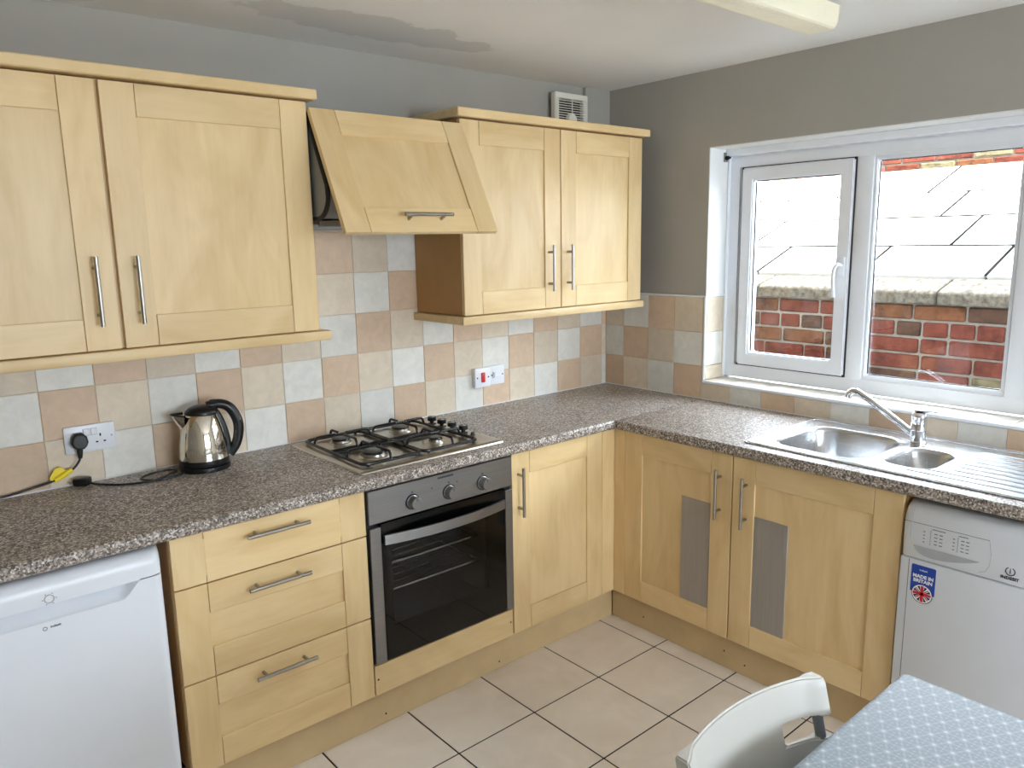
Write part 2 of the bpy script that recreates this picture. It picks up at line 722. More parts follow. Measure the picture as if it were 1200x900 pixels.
# ------------------------------------------------------------------ room shell
floor = box('floor', (XL, YF, -0.05), (0.0, 0.0, -0.002), 'floor_grout', bevel=0, kind='structure')
FT = 0.3274
fx0, fy0 = -0.6145, -0.8327
i = -2
gx = 0.006
while fx0 - (i)*FT > XL:
    x1 = min(fx0 - i*FT, -0.30)
    x0 = max(fx0 - (i+1)*FT, XL)
    j = -2
    while fy0 - j*FT > YF:
        y1 = min(fy0 - j*FT, -0.30)
        y0 = max(fy0 - (j+1)*FT, YF)
        if x1-x0 > 0.02 and y1-y0 > 0.02:
            box('floor_tile', (x0+gx/2, y0+gx/2, -0.002), (x1-gx/2, y1-gx/2, 0.0008), 'floor_tile', floor, bevel=0.0008)
        j += 1
    i += 1

ceiling = box('ceiling', (XL-0.1, YF-0.1, H), (0.30, 0.1, H+0.12), 'ceiling_paint', bevel=0, kind='structure')
# keep the ceiling material in room coordinates
ceiling.data.transform(Matrix.Translation(ceiling.location))
ceiling.location = (0, 0, 0)

wall_back = box('wall_back', (XL-0.1, 0.0, -0.05), (0.0, 0.12, H), 'wall_paint', bevel=0, kind='structure')
wall_left = box('wall_left', (XL-0.12, YF, -0.05), (XL, 0.0, H), 'wall_paint', bevel=0, kind='structure')
OY0, OY1, OZ0, OZ1 = -2.40, -0.597, 0.975, 2.002        # window opening
wall_right = boxes('wall_right', [((0, YF, -0.05), (0.30, OY0, H)), ((0, OY1, -0.05), (0.30, 0.12, H)),
                                  ((0, OY0, -0.05), (0.30, OY1, OZ0)), ((0, OY0, OZ1), (0.30, OY1, H))],
                   'wall_paint', origin=(0.15, -2, 1.1), kind='structure')
boxes('wall_outer', [((0.0, -9.0, H+0.12), (0.30, 9.0, 5.2)), ((0.0, 0.12, -0.2), (0.30, 9.0, H+0.12)), ((0.0, -9.0, -0.2), (0.30, YF, H+0.12))], 'render_wall', origin=(0.15, -1.5, 3.4), kind='structure')  # unseen house wall, extended tall and long to block skylight on the brick
box('eaves_blocker', (0.0, -9.0, 5.2), (0.62, 9.0, 5.32), 'blocker_dark', bevel=0, kind='structure')  # unseen eaves, added to keep overhead skylight off the passage brick
# window added for fill light, in the wall behind the camera
DX0, DX1, DZ0, DZ1 = -2.95, -0.55, 0.80, 2.10
wall_front = boxes('wall_front', [((XL, YF-0.12, -0.05), (DX0, YF, H)), ((DX1, YF-0.12, -0.05), (0.0, YF, H)),
                                  ((DX0, YF-0.12, DZ1), (DX1, YF, H)), ((DX0, YF-0.12, -0.05), (DX1, YF, DZ0))], 'wall_paint', origin=(-1.8, YF-0.06, 1.1), kind='structure')
fill_window = thing('fill_window', (-1.75, YF-0.06, DZ0), kind='structure')
ring('frame', DX0, DX1, DZ0, DZ1, 0.05, YF-0.10, YF-0.02, 'upvc', fill_window, 'y')
for a, b in ((DX0+0.052, -1.752), (-1.748, DX1-0.052)):
    lf = ring('sash', a, b, DZ0+0.052, DZ1-0.052, 0.05, YF-0.09, YF-0.03, 'upvc', fill_window, 'y')
    box('pane', (a+0.045, YF-0.064, DZ0+0.1), (b-0.045, YF-0.056, DZ1-0.1), 'window_glass', lf, bevel=0)
box('ground_outside', (-9, -10, -0.25), (0.0, YF-0.13, -0.12), 'yard_concrete', bevel=0, kind='structure')
box('ground_passage', (0.30, -9.0, -0.25), (1.0, 9.0, -0.12), 'yard_concrete', bevel=0, kind='structure')
# shallow pipe boxing in the corner above the wall units
box('trim_1', (-0.168, -0.022, 1.352), (-0.0, 0.0, H), 'wall_paint', bevel=0.002, kind='structure')

# ------------------------------------------------------------------ wall tiles
ZR = [WT+0.001, 1.0485, 1.2008, 1.3565, 1.511, 1.665, 1.819]
KIND = {'T': 'tile_tan', 'C': 'tile_cream', 'W': 'tile_white'}
patA = ['CTW', 'TWC', 'WCT', 'CTW', 'TWC', 'WCT']      # k%3 = 1,2,0
gt = 0.0022
boxes('grout_bed', [((-3.25, -0.0055, ZR[0]-0.03), (0.0, 0.0, ZR[3]-0.004)), ((-1.75, -0.0055, ZR[3]-0.004), (-1.12, 0.0, ZR[5]+0.06))],
      'grout', wall_back, origin=(-1.6, -0.003, 1.1))
sA = 0.0392
for row in range(5):
    for k in range(0, 22):
        xr = -sA-(k-1)*TS if k > 0 else -0.008
        xl = -sA-k*TS
        if row >= 3 and not (8 <= k <= 11):
            continue
        z1 = ZR[row+1]
        c = patA[row][(k-1) % 3]
        box('wall_tile', (xl+gt/2, -0.0085, ZR[row]+gt/2), (xr-gt/2, -0.001, z1-gt/2), KIND[c], wall_back, bevel=0.0012)
patB = ['TCW', 'WTC', 'CWT']
sB = 0.1269
boxes('grout_bed', [((-0.0055, OY1-0.003, ZR[0]-0.03), (0.0, 0.0, ZR[3]-0.004)), ((-0.0055, -2.62, ZR[0]-0.03), (0.0, OY1, 0.972))],
      'grout', wall_right, origin=(-0.003, -1.0, 1.0))
for row in range(3):
    for j in range(0, 17):
        y1 = -sB-(j-1)*TS if j > 0 else -0.009
        y0 = -sB-j*TS
        if j <= 3:
            za, zb = ZR[row], ZR[row+1]
        else:
            if row > 0:
                continue
            za, zb = ZR[0], 0.971
        c = patB[row][j % 3]
        box('wall_tile', (-0.0085, y0+gt/2, za+gt/2), (-0.001, y1-gt/2, zb-gt/2), KIND[c], wall_right, bevel=0.0012)
# white quadrant trim on top of the tiles and round the reveal
box('tile_trim', (-0.011, OY1, ZR[3]), (0.0, -0.004, ZR[3]+0.009), 'upvc', wall_right, bevel=0.003)

# ------------------------------------------------------------------ window
win = thing('window_1', (0.15, -1.5, OZ0), kind='structure')
WX = 0.150
box('reveal_lining', (0.001, OY1-0.004, 1.366), (0.30, OY1, OZ1), 'white_paint', win, bevel=0)
box('reveal_lining', (0.001, OY0, 0.98), (0.30, OY0+0.004, OZ1), 'white_paint', win, bevel=0)
box('reveal_lining', (0.001, OY0+0.004, OZ1-0.004), (0.30, OY1-0.004, OZ1), 'white_paint', win, bevel=0)
box('head_batten', (0.115, OY0+0.004, 1.968), (0.30, OY1-0.004, OZ1-0.004), 'upvc', win, bevel=0.003)
box('jamb_batten', (0.132, OY1-0.012, 0.99), (0.16, OY1-0.004, 1.968), 'upvc', win, bevel=0.002)
# outer frame and mullions
FZ0, FZ1 = 0.99, 1.968
ring('frame', OY0+0.006, OY1-0.006, FZ0, FZ1, (0.058, 0.058, 0.064, 0.056), WX, WX+0.065, 'upvc', win, bevel=0.006)
for a, b in ((-1.243, -1.175), (-1.822, -1.752)):
    box('mullion', (WX-0.001, a, FZ0+0.05), (WX+0.06, b, FZ1-0.045), 'upvc', win, bevel=0.006, seg=2)


def sash(y0, y1, z0, z1, opening):
    if opening:
        s = ring('sash', y0, y1, z0, z1, 0.056, WX-0.012, WX+0.05, 'upvc', win, bevel=0.006)
        ring('gasket', y0-0.004, y1+0.004, z0-0.004, z1+0.004, 0.012, WX-0.004, WX+0.03, 'gasket', s, bevel=0)
        gy0, gy1, gz0, gz1 = y0+0.056, y1-0.056, z0+0.04, z1-0.04
        gy0, gy1, gz0, gz1 = y0+0.053, y1-0.053, z0+0.053, z1-0.053
        px = WX+0.014
    else:
        s = ring('bead', y0, y1, z0, z1, 0.016, WX+0.006, WX+0.03, 'upvc', win, bevel=0.004)
        gy0, gy1, gz0, gz1 = y0+0.013, y1-0.013, z0+0.013, z1-0.013
        px = WX+0.022
    ring('pane_seal', gy0, gy1, gz0, gz1, 0.006, px-0.003, px+0.003, 'gasket', s, bevel=0)
    box('pane', (px, gy0, gz0), (px+0.004, gy1, gz1), 'window_glass', s, bevel=0)
    box('pane', (px+0.016, gy0, gz0), (px+0.020, gy1, gz1), 'window_glass', s, bevel=0)
    return s


s1 = sash(-1.172, -0.672, 1.052, 1.915, True)
s2 = sash(-1.754, -1.241, 1.050, 1.915, False)
s3 = sash(-2.338, -1.826, 1.052, 1.915, True)
# espagnolette handle on the left sash: rose, neck and drooping lever
for s, yy in ((s1, -1.146), (s3, -1.852)):
    box('handle_rose', (WX-0.022, yy-0.012, 1.455), (WX-0.012, yy+0.012, 1.535), 'upvc', s, bevel=0.004, seg=2)
    hd = [(WX-0.02, yy, 1.50), (WX-0.05, yy, 1.505), (WX-0.056, yy+0.012, 1.488), (WX-0.056, yy+0.014, 1.44), (WX-0.05, yy+0.010, 1.375)]
    tube('window_handle', spline(hd, 5), 0.0075, 'upvc', s, seg=8)
# tiled sill
sill = box('sill_bed', (-0.004, OY0, 0.96), (0.158, OY1, 0.974), 'grout', win, bevel=0)
for j in range(12):
    y1 = OY1 - j*TS
    y0 = max(y1-TS, OY0)
    box('sill_tile', (-0.006, y0+gt/2, 0.974), (0.149, y1-gt/2, 0.984), 'sill_tile', win, bevel=0.0015)
box('sill_trim', (-0.013, OY0, 0.972), (-0.005, OY1, 0.985), 'upvc', win, bevel=0.003)
# reveal tiles and their edge trim on the left jamb
for za, zb, c in ((0.985, 1.0485, 'C'), (1.0485, 1.2008, 'W'), (1.2008, 1.3565, 'C')):
    box('reveal_tile', (0.003, OY1-0.009, za+gt/2), (0.124, OY1, zb-gt/2), KIND[c], win, bevel=0.0012)
    box('reveal_tile', (0.126, OY1-0.009, za+gt/2), (0.150, OY1, zb-gt/2), KIND['C'], win, bevel=0.0012)
box('reveal_trim', (-0.011, OY1-0.011, 0.985), (0.001, OY1+0.001, 1.366), 'upvc', win, bevel=0.004)
box('reveal_trim', (0.001, OY1-0.011, 1.3565), (0.15, OY1, 1.366), 'upvc', win, bevel=0.003)

br = thing('blind_bracket', (0.10, -0.612, 1.95), 'small metal roller blind bracket in the top corner of the window recess', 'bracket')
box('bracket_plate', (0.098, -0.6055, 1.945), (0.128, -0.6015, 1.985), 'handle_steel', br, bevel=0.001)
mobj('bracket_pin', lathe_mesh([(0, 0), (0.009, 0), (0.009, 0.012), (0.005, 0.013), (0.005, 0.022), (0, 0.022)], 'black_matt', 16, 'y'), br, (0.113, -0.606, 1.962))

# ------------------------------------------------------------------ outside
yard = thing('yard_wall', (1.05, -0.9, -0.12), 'weathered red brick yard wall with stone coping outside the window', 'wall')
YX = 1.0
box('mortar_core', (YX+0.010, -4.6, -0.12), (YX+0.22, 3.2, 1.286), 'mortar', yard, bevel=0)
course = 0.0815
zt = 1.283
rnd = random.Random(3)
mats_b = ['brick_red']*6 + ['brick_orange']*2 + ['brick_brown']*2
for r in range(9):
    z1 = zt - r*course
    z0 = z1 - course + 0.012
    y = 1.25 + rnd.uniform(-0.1, 0.1)
    header_row = (r % 4 == 1)
    while y > -2.55:
        L = 0.108 if header_row else 0.228
        if not header_row and rnd.random() < 0.12:
            L = 0.108
        L2 = L + rnd.uniform(-0.008, 0.008)
        m = rnd.choice(mats_b)
        if r == 4 and -1.62 < y < -1.35:
            m = 'brick_buff'
        if r == 0 and rnd.random() < 0.5:
            m = 'brick_orange'
        pr = rnd.uniform(-0.004, 0.005)
        o = box('brick', (YX-0.004+pr, y-L2, z0), (YX+0.09, y, z1), m, yard, bevel=0.006)
        o.rotation_euler = (rnd.uniform(-0.012, 0.012), 0, rnd.uniform(-0.01, 0.01))
        y -= L2 + 0.012
# coping: chamfered stone with a weathered sloping top
def coping(y0, y1):
    bm = bmesh.new()
    prof = [(-0.035, 0.0), (-0.035, 0.055), (-0.020, 0.066), (0.16, 0.115), (0.16, 0.0)]
    A = [bm.verts.new((x, 0, z)) for x, z in prof]
    B = [bm.verts.new((x, y1-y0, z)) for x, z in prof]
    n = len(prof)
    bm.faces.new(A)
    bm.faces.new(B[::-1])
    for k in range(n):
        bm.faces.new((A[k], B[k], B[(k+1) % n], A[(k+1) % n]))
    bmesh.ops.bevel(bm, geom=bm.edges[:], offset=0.005, segments=1, affect='EDGES')
    mobj('coping_stone', finish(bm, 'coping_stone'), yard, (YX, y0, 1.290))


for y0, y1 in ((0.36, 1.28), (-0.25, 0.35), (-1.19, -0.26), (-1.98, -1.20), (-2.6, -1.99)):
    coping(y0, y1)

roof = thing('outbuilding_roof', (1.2, -1.0, 1.35), 'pale sunlit slab roof sloping up behind the brick yard wall', 'roof')
RP = math.radians(20)
RX0, RZ0 = 1.165, 1.398
RL = 1.98
rm = Matrix.Rotation(-RP, 4, 'Y')
bed = box_mesh(RL, 4.2, 0.03, 'roof_bed', 0)
o = mobj('roof_bed', bed, roof, (RX0+RL/2*math.cos(RP)+0.022*math.sin(RP), -0.9, RZ0+RL/2*math.sin(RP)-0.022*math.cos(RP)))
o.rotation_euler = (0, -RP, 0)
rows = [0.0, 0.40, 0.87, 1.33, 1.90]
offs = [0.13, -0.17, 0.20, -0.05]
for rr in range(4):
    a, b = rows[rr]+0.006, rows[rr+1]-0.006
    y = 1.2 - offs[rr]
    while y > -2.9:
        wdt = 0.60
        s = (a+b)/2
        o = mobj('roof_slab', box_mesh(b-a, wdt-0.013, 0.03, 'roof_slab', 0.004), roof,
                 (RX0+s*math.cos(RP)-0.008*math.sin(RP), y-wdt/2, RZ0+s*math.sin(RP)+0.008*math.cos(RP)))
        o.rotation_euler = (0, -RP + rnd.uniform(-0.004, 0.004), 0)
        y -= wdt
plain('joint_shade', (34, 33, 30), 0.95, spec=0.0, vary=0.5, scale=30.0)  # near-black strips paint the slab joints and the shade line of each row
for rr in range(4):
    if rr:
        o = mobj('joint', box_mesh(0.016, 4.2, 0.006, 'joint_shade', 0), roof, (RX0+rows[rr]*math.cos(RP)-0.0225*math.sin(RP), -0.9, RZ0+rows[rr]*math.sin(RP)+0.0225*math.cos(RP)))
        o.rotation_euler = (0, -RP, 0)
    y = 1.2 - offs[rr] - 0.60
    while y > -2.9:
        s = (rows[rr]+rows[rr+1])/2
        o = mobj('joint', box_mesh(rows[rr+1]-rows[rr]-0.02, 0.011, 0.005, 'joint_shade', 0), roof, (RX0+s*math.cos(RP)-0.0225*math.sin(RP), y, RZ0+s*math.sin(RP)+0.0225*math.cos(RP)))
        o.rotation_euler = (0, -RP, 0)
        y -= 0.60
far = thing('garden_wall', (3.1, -0.8, 1.9), 'faded brick wall rising behind the top of the slab roof', 'wall')
FX = 3.02
box('mortar_core', (FX+0.01, -3.2, 1.9), (FX+0.2, 1.4, 2.60), 'mortar', far, bevel=0)
for r in range(8):
    z0 = 2.045 + r*0.08 - 0.08
    y = 1.3 + (0.11 if r % 2 else 0)
    while y > -3.1:
        L = 0.225
        m = rnd.choice(['brick_red', 'brick_red', 'brick_red', 'brick_buff', 'brick_buff', 'brick_orange'])
        o = box('brick', (FX-0.004, y-L, z0), (FX+0.08, y, z0+0.068), m, far, bevel=0.005)
        y -= L+0.012

# ------------------------------------------------------------------ worktop
wt = thing('worktop', (-1.2, -0.3, WT-0.038), 'grey speckled laminate worktop running in an L under the window', 'worktop')
def wt_run(pts, front_edges, origin, holes=()):
    me = plate_mesh([(x-origin[0], y-origin[1]) for x, y in pts], [[(x-origin[0], y-origin[1]) for x, y in h] for h in holes], 0.038, 'worktop_laminate')
    bm = bmesh.new()
    bm.from_mesh(me)
    bmesh.ops.remove_doubles(bm, verts=bm.verts, dist=1e-5)
    es = []
    for e in bm.edges:
        a, b = e.verts[0].co + Vector((origin[0], origin[1], 0)), e.verts[1].co + Vector((origin[0], origin[1], 0))
        for ax, val in front_edges:
            if abs(a[ax]-val) < 1e-4 and abs(b[ax]-val) < 1e-4 and abs(a.z-b.z) < 1e-4:
                es.append(e)
    bmesh.ops.bevel(bm, geom=es, offset=0.011, segments=4, affect='EDGES', profile=0.5)
    return finish(bm, 'worktop_laminate', smooth=25)


SKX0, SKX1, SKY0, SKY1 = -0.548, -0.045, -2.107, -1.157       # sink outline
def rect(x0, x1, y0, y1):
    return [(x0, y0), (x1, y0), (x1, y1), (x0, y1)]


sink_hole = rect(SKX0+0.02, SKX1-0.02, SKY0+0.3, SKY1-0.02)
oA = (-1.6, -0.3, WT-0.038)
mobj('worktop_run', wt_run(rect(-3.0, -0.010, -0.6092, -0.010), [(1, -0.6092)], oA), wt, oA)
oB = (-0.3, -1.5, WT-0.038)
mobj('worktop_run', wt_run(rect(-0.6092, -0.010, -2.62, -0.6094), [(0, -0.6092)], oB, [sink_hole]), wt, oB)
tube('joint_strip', [(-0.6085, -0.6093, WT-0.0022), (-0.011, -0.6093, WT-0.0022)], 0.0024, 'seam_grey', wt, seg=6)
# silicone beads along the tiles
tube('sealant_bead', [(-3.0, -0.0105, WT+0.0005), (-0.012, -0.0105, WT+0.0005)], 0.0028, 'white_plastic', wt, seg=6)
tube('sealant_bead', [(-0.0105, -0.012, WT+0.0005), (-0.0105, -2.6, WT+0.0005)], 0.0028, 'white_plastic', wt, seg=6)


# ------------------------------------------------------------------ cabinet doors
def bar_mesh(length, r=0.006, stand=0.032, axis='z', face='y'):
    """bar handle: rod with two posts; face -y or -x; origin on the door face at mid-length"""
    key = ('bar', round(length, 3), axis, face)
    if key in MESHC:
        return MESHC[key]
    bm = bmesh.new()
    out = Vector((0, -1, 0)) if face == 'y' else Vector((-1, 0, 0))
    al = {'x': Vector((1, 0, 0)), 'y': Vector((0, 1, 0)), 'z': Vector((0, 0, 1))}[axis]
    add_tube(bm, [out*stand-al*length/2, out*stand+al*length/2], r, 12)
    for s in (-1, 1):
        add_tube(bm, [al*s*length*0.34, al*s*length*0.34+out*stand], r*0.85, 10)
    me = finish(bm, 'handle_steel', smooth=50)
    MESHC[key] = me
    return me


ST = 0.087       # stile and rail width


def shaker(name, a0, a1, z0, z1, face, front, parent, handle=None, panel=True, steel=None, label=None):
    """five-piece door or drawer front facing -y (a = x) or -x (a = y); front = coordinate of its outer face"""
    g = 0.0013
    pv, ph = ('maple_z', 'maple_x' if face == 'y' else 'maple_y')

    def B(nm, p0, p1, q0, q1, d0, d1, mat, par, bev=0.0012):
        if face == 'y':
            return box(nm, (p0, front+d0, q0), (p1, front+d1, q1), mat, par, bevel=bev)
        return box(nm, (front+d0, p0, q0), (front+d1, p1, q1), mat, par, bevel=bev)
    drawer = name == 'drawer'
    d = B(name, a0+0.02, a1-0.02, z0+0.02, z1-0.02, (0.007 if panel else 0.0005), 0.018, ph if drawer else pv, parent, 0)
    if label:
        d['label'] = label
    for p0, p1 in ((a0, a0+ST), (a1-ST, a1)):
        B('stile', p0, p1, z0, z1, 0, 0.018, pv, d)
    if panel:
        for q0, q1 in ((z0, z0+ST), (z1-ST, z1)):
            B('rail', a0+ST+g, a1-ST-g, q0, q1, 0, 0.018, ph, d)
    else:
        B('centre_panel', a0+ST+g, a1-ST-g, z0, z1, 0, 0.018, ph, d)
    if steel:
        B('steel_insert', steel[0], steel[1], steel[2], steel[3], 0.0035, 0.0075, 'insert_steel', d)
    if handle:
        ax, ha, hz, hl = handle
        me = bar_mesh(hl, axis=ax, face=face)
        loc = (ha, front, hz) if face == 'y' else (front, ha, hz)
        mobj('handle', me, d, loc)
    return d


def carcass(x0, x1, y0, y1, z0, z1, parent, mat='maple_z'):
    return box('carcass', (x0, y0, z0), (x1, y1, z1), mat, parent, bevel=0.001)


# --- wall cabinets
WY = -0.33
cabL = thing('wall_cabinet', (-2.335, -0.17, 1.312), 'maple double-door wall cabinet above the kettle and socket', 'cabinet', 'maple wall cabinets')
carcass(-2.932, -1.737, WY+0.020, -0.010, 1.345, 2.06, cabL)
shaker('door', -2.931, -2.3355, 1.345, 2.056, 'y', WY, cabL, ('z', -2.384, 1.505, 0.186))
shaker('door', -2.3245, -1.7375, 1.345, 2.056, 'y', WY, cabL, ('z', -2.279, 1.505, 0.186))
box('cornice', (-2.955, WY-0.022, 2.062), (-1.708, -0.010, 2.093), 'maple_x', cabL, bevel=0.003)
box('light_pelmet', (-2.955, WY-0.014, 1.311), (-1.702, -0.010, 1.342), 'maple_x', cabL, bevel=0.004, seg=2)
cabR = thing('wall_cabinet', (-0.633, -0.17, 1.312), 'maple double-door wall cabinet in the corner beside the extractor fan', 'cabinet', 'maple wall cabinets')
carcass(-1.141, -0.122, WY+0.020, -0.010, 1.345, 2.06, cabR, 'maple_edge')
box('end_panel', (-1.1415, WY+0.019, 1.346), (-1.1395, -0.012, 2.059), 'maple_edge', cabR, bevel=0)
shaker('door', -1.141, -0.6365, 1.345, 2.058, 'y', WY, cabR, ('z', -0.704, 1.509, 0.187))
shaker('door', -0.6315, -0.127, 1.345, 2.058, 'y', WY, cabR, ('z', -0.5975, 1.509, 0.187))
box('cornice', (-1.162, WY-0.022, 2.064), (-0.096, -0.024, 2.095), 'maple_x', cabR, bevel=0.003)
box('light_pelmet', (-1.160, WY-0.014, 1.311), (-0.118, -0.010, 1.342), 'maple_x', cabR, bevel=0.004, seg=2)

# --- cooker hood with its tilted maple front
hood = thing('cooker_hood', (-1.44, -0.15, 1.67), 'built-in cooker hood with tilted maple front door over the hob', 'cooker hood')
bm = bmesh.new()
prof = [(-0.012, 1.70), (-0.012, 2.03), (-0.305, 2.03), (-0.415, 1.80)]
for k in range(0, 9):
    a = math.radians(10 + 80*k/8)
    prof.append((-0.345-0.075*math.cos(a), 1.775-0.075*math.sin(a)))
hx0, hx1 = -1.728, -1.15
A = [bm.verts.new((hx0+1.44, y+0.15, z-1.67)) for y, z in prof]
B_ = [bm.verts.new((hx1+1.44, y+0.15, z-1.67)) for y, z in prof]
bm.faces.new(A)
bm.faces.new(B_[::-1])
for k in range(len(prof)):
    j = (k+1) % len(prof)
    bm.faces.new((A[k], B_[k], B_[j], A[j]))
mobj('hood_body', finish(bm, 'hood_grey', smooth=40), hood, (-1.44, -0.15, 1.67))
rim = [(hx0+0.002, y, z) for y, z in prof[2:]] + [(hx0+0.002, -0.02, 1.70)]
tube('hood_rim', rim, 0.008, 'black_matt', hood, seg=8)
tube('hood_rim', [(hx1-0.002, y, z) for _, y, z in rim], 0.008, 'black_matt', hood, seg=8)
def filter_mat():
    t = NT('hood_filter')
    v = t.coords((1, 1, 1), rand=False)
    vo = t.n('ShaderNodeTexVoronoi')
    vo.inputs['Scale'].default_value = 130.0
    vo.inputs['Randomness'].default_value = 0.0
    t.l(v, vo.inputs['Vector'])
    col = t.ramp(vo.outputs['Distance'], [(0.30, (0.02, 0.02, 0.02)), (0.36, s2l((176, 180, 184)))])
    t.set(col, 0.4, 0.6, 0.5)


filter_mat()
box('grease_filter', (hx0+0.008, -0.33, 1.682), (hx1-0.008, -0.02, 1.697), 'hood_filter', hood, bevel=0.002)
box('filter_edge', (hx0+0.006, -0.345, 1.676), (hx1-0.006, -0.328, 1.697), 'brushed_steel', hood, bevel=0.003)
box('filter_edge', (hx0+0.006, -0.022, 1.672), (hx1-0.006, -0.010, 1.694), 'brushed_steel', hood, bevel=0.003)
# tilted door: a hinged part whose own frame is turned about the hinge line
ang = math.atan2(0.195, 0.385)
dl = 0.432
dw = 0.593
me = box_mesh(dw-0.03, 0.011, dl-0.03, 'maple_z', 0)
hd = bpy.data.objects.new('hood_door', me)
COL.objects.link(hd)
hd.parent = hood
WORLD[hd.name] = Vector((0, 0, 0))
cx, cy, cz = -1.4385, (-0.328-0.528)/2, (2.035+1.648)/2
hd.location = Vector((cx, cy, cz)) - Vector((-1.44, -0.15, 1.67))
hd.rotation_euler = (-ang, 0, 0)
def hbox(nm, lo, hi, mat, bev=0.0012):
    return box(nm, lo, hi, mat, hd, bevel=bev)


for p0, p1 in ((-dw/2, -dw/2+ST), (dw/2-ST, dw/2)):
    hbox('stile', (p0, -0.0125, -dl/2), (p1, 0.0055, dl/2), 'maple_z')
for q0, q1 in ((-dl/2, -dl/2+ST), (dl/2-ST, dl/2)):
    hbox('rail', (-dw/2+ST+0.0013, -0.0125, q0), (dw/2-ST-0.0013, 0.0055, q1), 'maple_x')
mobj('handle', bar_mesh(0.187, axis='x', face='y'), hd, (0.005, -0.0125, -dl/2+0.046))

# --- base units along the hob wall
BY = -0.585
BZ0, BZ1 = 0.150, 0.8575
du = thing('drawer_unit', (-2.043, -0.3, 0.10), 'maple three-drawer base unit between the fridge and the oven', 'drawer unit')
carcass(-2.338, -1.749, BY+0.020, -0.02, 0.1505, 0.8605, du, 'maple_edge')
shaker('drawer', -2.3365, -1.7505, 0.7105, BZ1, 'y', BY, du, ('x', -2.044, 0.818, 0.187), panel=False)
shaker('drawer', -2.3365, -1.7505, 0.4305, 0.7065, 'y', BY, du, ('x', -2.051, 0.661, 0.187))
shaker('drawer', -2.3365, -1.7505, BZ0, 0.4265, 'y', BY, du, ('x', -2.050, 0.3865, 0.187))

oh = thing('oven_housing', (-1.447, -0.3, 0.10), 'maple base panel with two screw holes under the oven', 'cabinet')
box('carcass', (-1.7475, -0.545, 0.1505), (-1.1445, -0.02, 0.256), 'maple_x', oh, bevel=0.001)
box('base_panel', (-1.746, BY, 0.150), (-1.1475, BY+0.018, 0.2545), 'maple_x', oh, bevel=0.0012)
for x in (-1.735, -1.160):
    mobj('screw_hole', lathe_mesh([(0, 0), (0.0035, 0), (0.0035, 0.0006), (0, 0.0006)], 'gap_dark', 10, 'y'), oh, (x, BY, 0.205))

bu = thing('base_cabinet', (-0.9, -0.3, 0.10), 'maple single-door base cabinet between the oven and the corner', 'cabinet', 'maple base cabinets')
carcass(-1.1435, -0.60, BY+0.020, -0.02, 0.1505, 0.8605, bu)
shaker('door', -1.142, -0.658, BZ0, BZ1, 'y', BY, bu, ('z', -1.1115, 0.711, 0.187))
box('corner_post', (-0.6565, BY, BZ0), (-0.5765, BY+0.018, BZ1), 'maple_z', bu, bevel=0.0012)

# --- base units under the window
BX = -0.585
b1 = thing('base_cabinet', (-0.3, -0.87, 0.10), 'maple base cabinet with a steel strip, between the corner and sink cabinet', 'cabinet', 'maple base cabinets')
carcass(BX+0.020, -0.02, -1.1465, -0.59, 0.1505, 0.8605, b1)
box('corner_post', (BX, -0.6435, BZ0), (BX+0.018, -0.5865, BZ1), 'maple_z', b1, bevel=0.0012)
shaker('door', -1.1445, -0.6445, BZ0, BZ1, 'x', BX, b1, ('z', -1.0975, 0.705, 0.187), steel=(-1.055, -0.925, 0.2365, 0.653))
b2 = thing('base_cabinet', (-0.3, -1.44, 0.10), 'wide maple sink cabinet next to the dishwasher with a steel strip', 'cabinet', 'maple base cabinets')
box('carcass', (BX+0.020, -1.7395, 0.1505), (-0.02, -1.148, 0.66), 'maple_y', b2, bevel=0.001)
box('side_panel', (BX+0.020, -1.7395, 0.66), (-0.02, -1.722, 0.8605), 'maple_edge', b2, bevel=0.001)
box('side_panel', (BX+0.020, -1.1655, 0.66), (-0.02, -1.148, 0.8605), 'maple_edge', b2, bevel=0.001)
box('front_rail', (BX+0.020, -1.722, 0.78), (BX+0.036, -1.1655, 0.8605), 'maple_y', b2, bevel=0.001)
shaker('door', -1.736, -1.150, BZ0, BZ1-0.002, 'x', BX, b2, ('z', -1.205, 0.697, 0.187), steel=(-1.368, -1.238, 0.2365, 0.651))

# --- plinths
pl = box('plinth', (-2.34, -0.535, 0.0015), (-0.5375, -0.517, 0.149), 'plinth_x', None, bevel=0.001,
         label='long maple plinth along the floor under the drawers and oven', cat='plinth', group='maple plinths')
for x, z in ((-1.685, 0.035), (-1.18, 0.03)):
    mobj('screw_hole', lathe_mesh([(0, 0), (0.0035, 0), (0.0035, 0.0006), (0, 0.0006)], 'gap_dark', 10, 'y'), pl, (x, -0.535, z))
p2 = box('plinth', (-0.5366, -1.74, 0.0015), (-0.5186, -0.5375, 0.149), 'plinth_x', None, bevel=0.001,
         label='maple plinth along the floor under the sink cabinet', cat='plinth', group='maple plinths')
for y, z in ((-0.711, 0.056), (-1.106, 0.067), (-1.196, 0.044)):
    mobj('screw_hole', lathe_mesh([(0, 0), (0.0035, 0), (0.0035, 0.0006), (0, 0.0006)], 'gap_dark', 10, 'x'), p2, (-0.5366, y, z))

# ------------------------------------------------------------------ oven
ov = thing('oven', (-1.4445, -0.3, 0.258), 'built-in steel and black glass oven below the gas hob', 'oven')
OX0, OX1 = -1.7425, -1.1465
OYF = -0.592
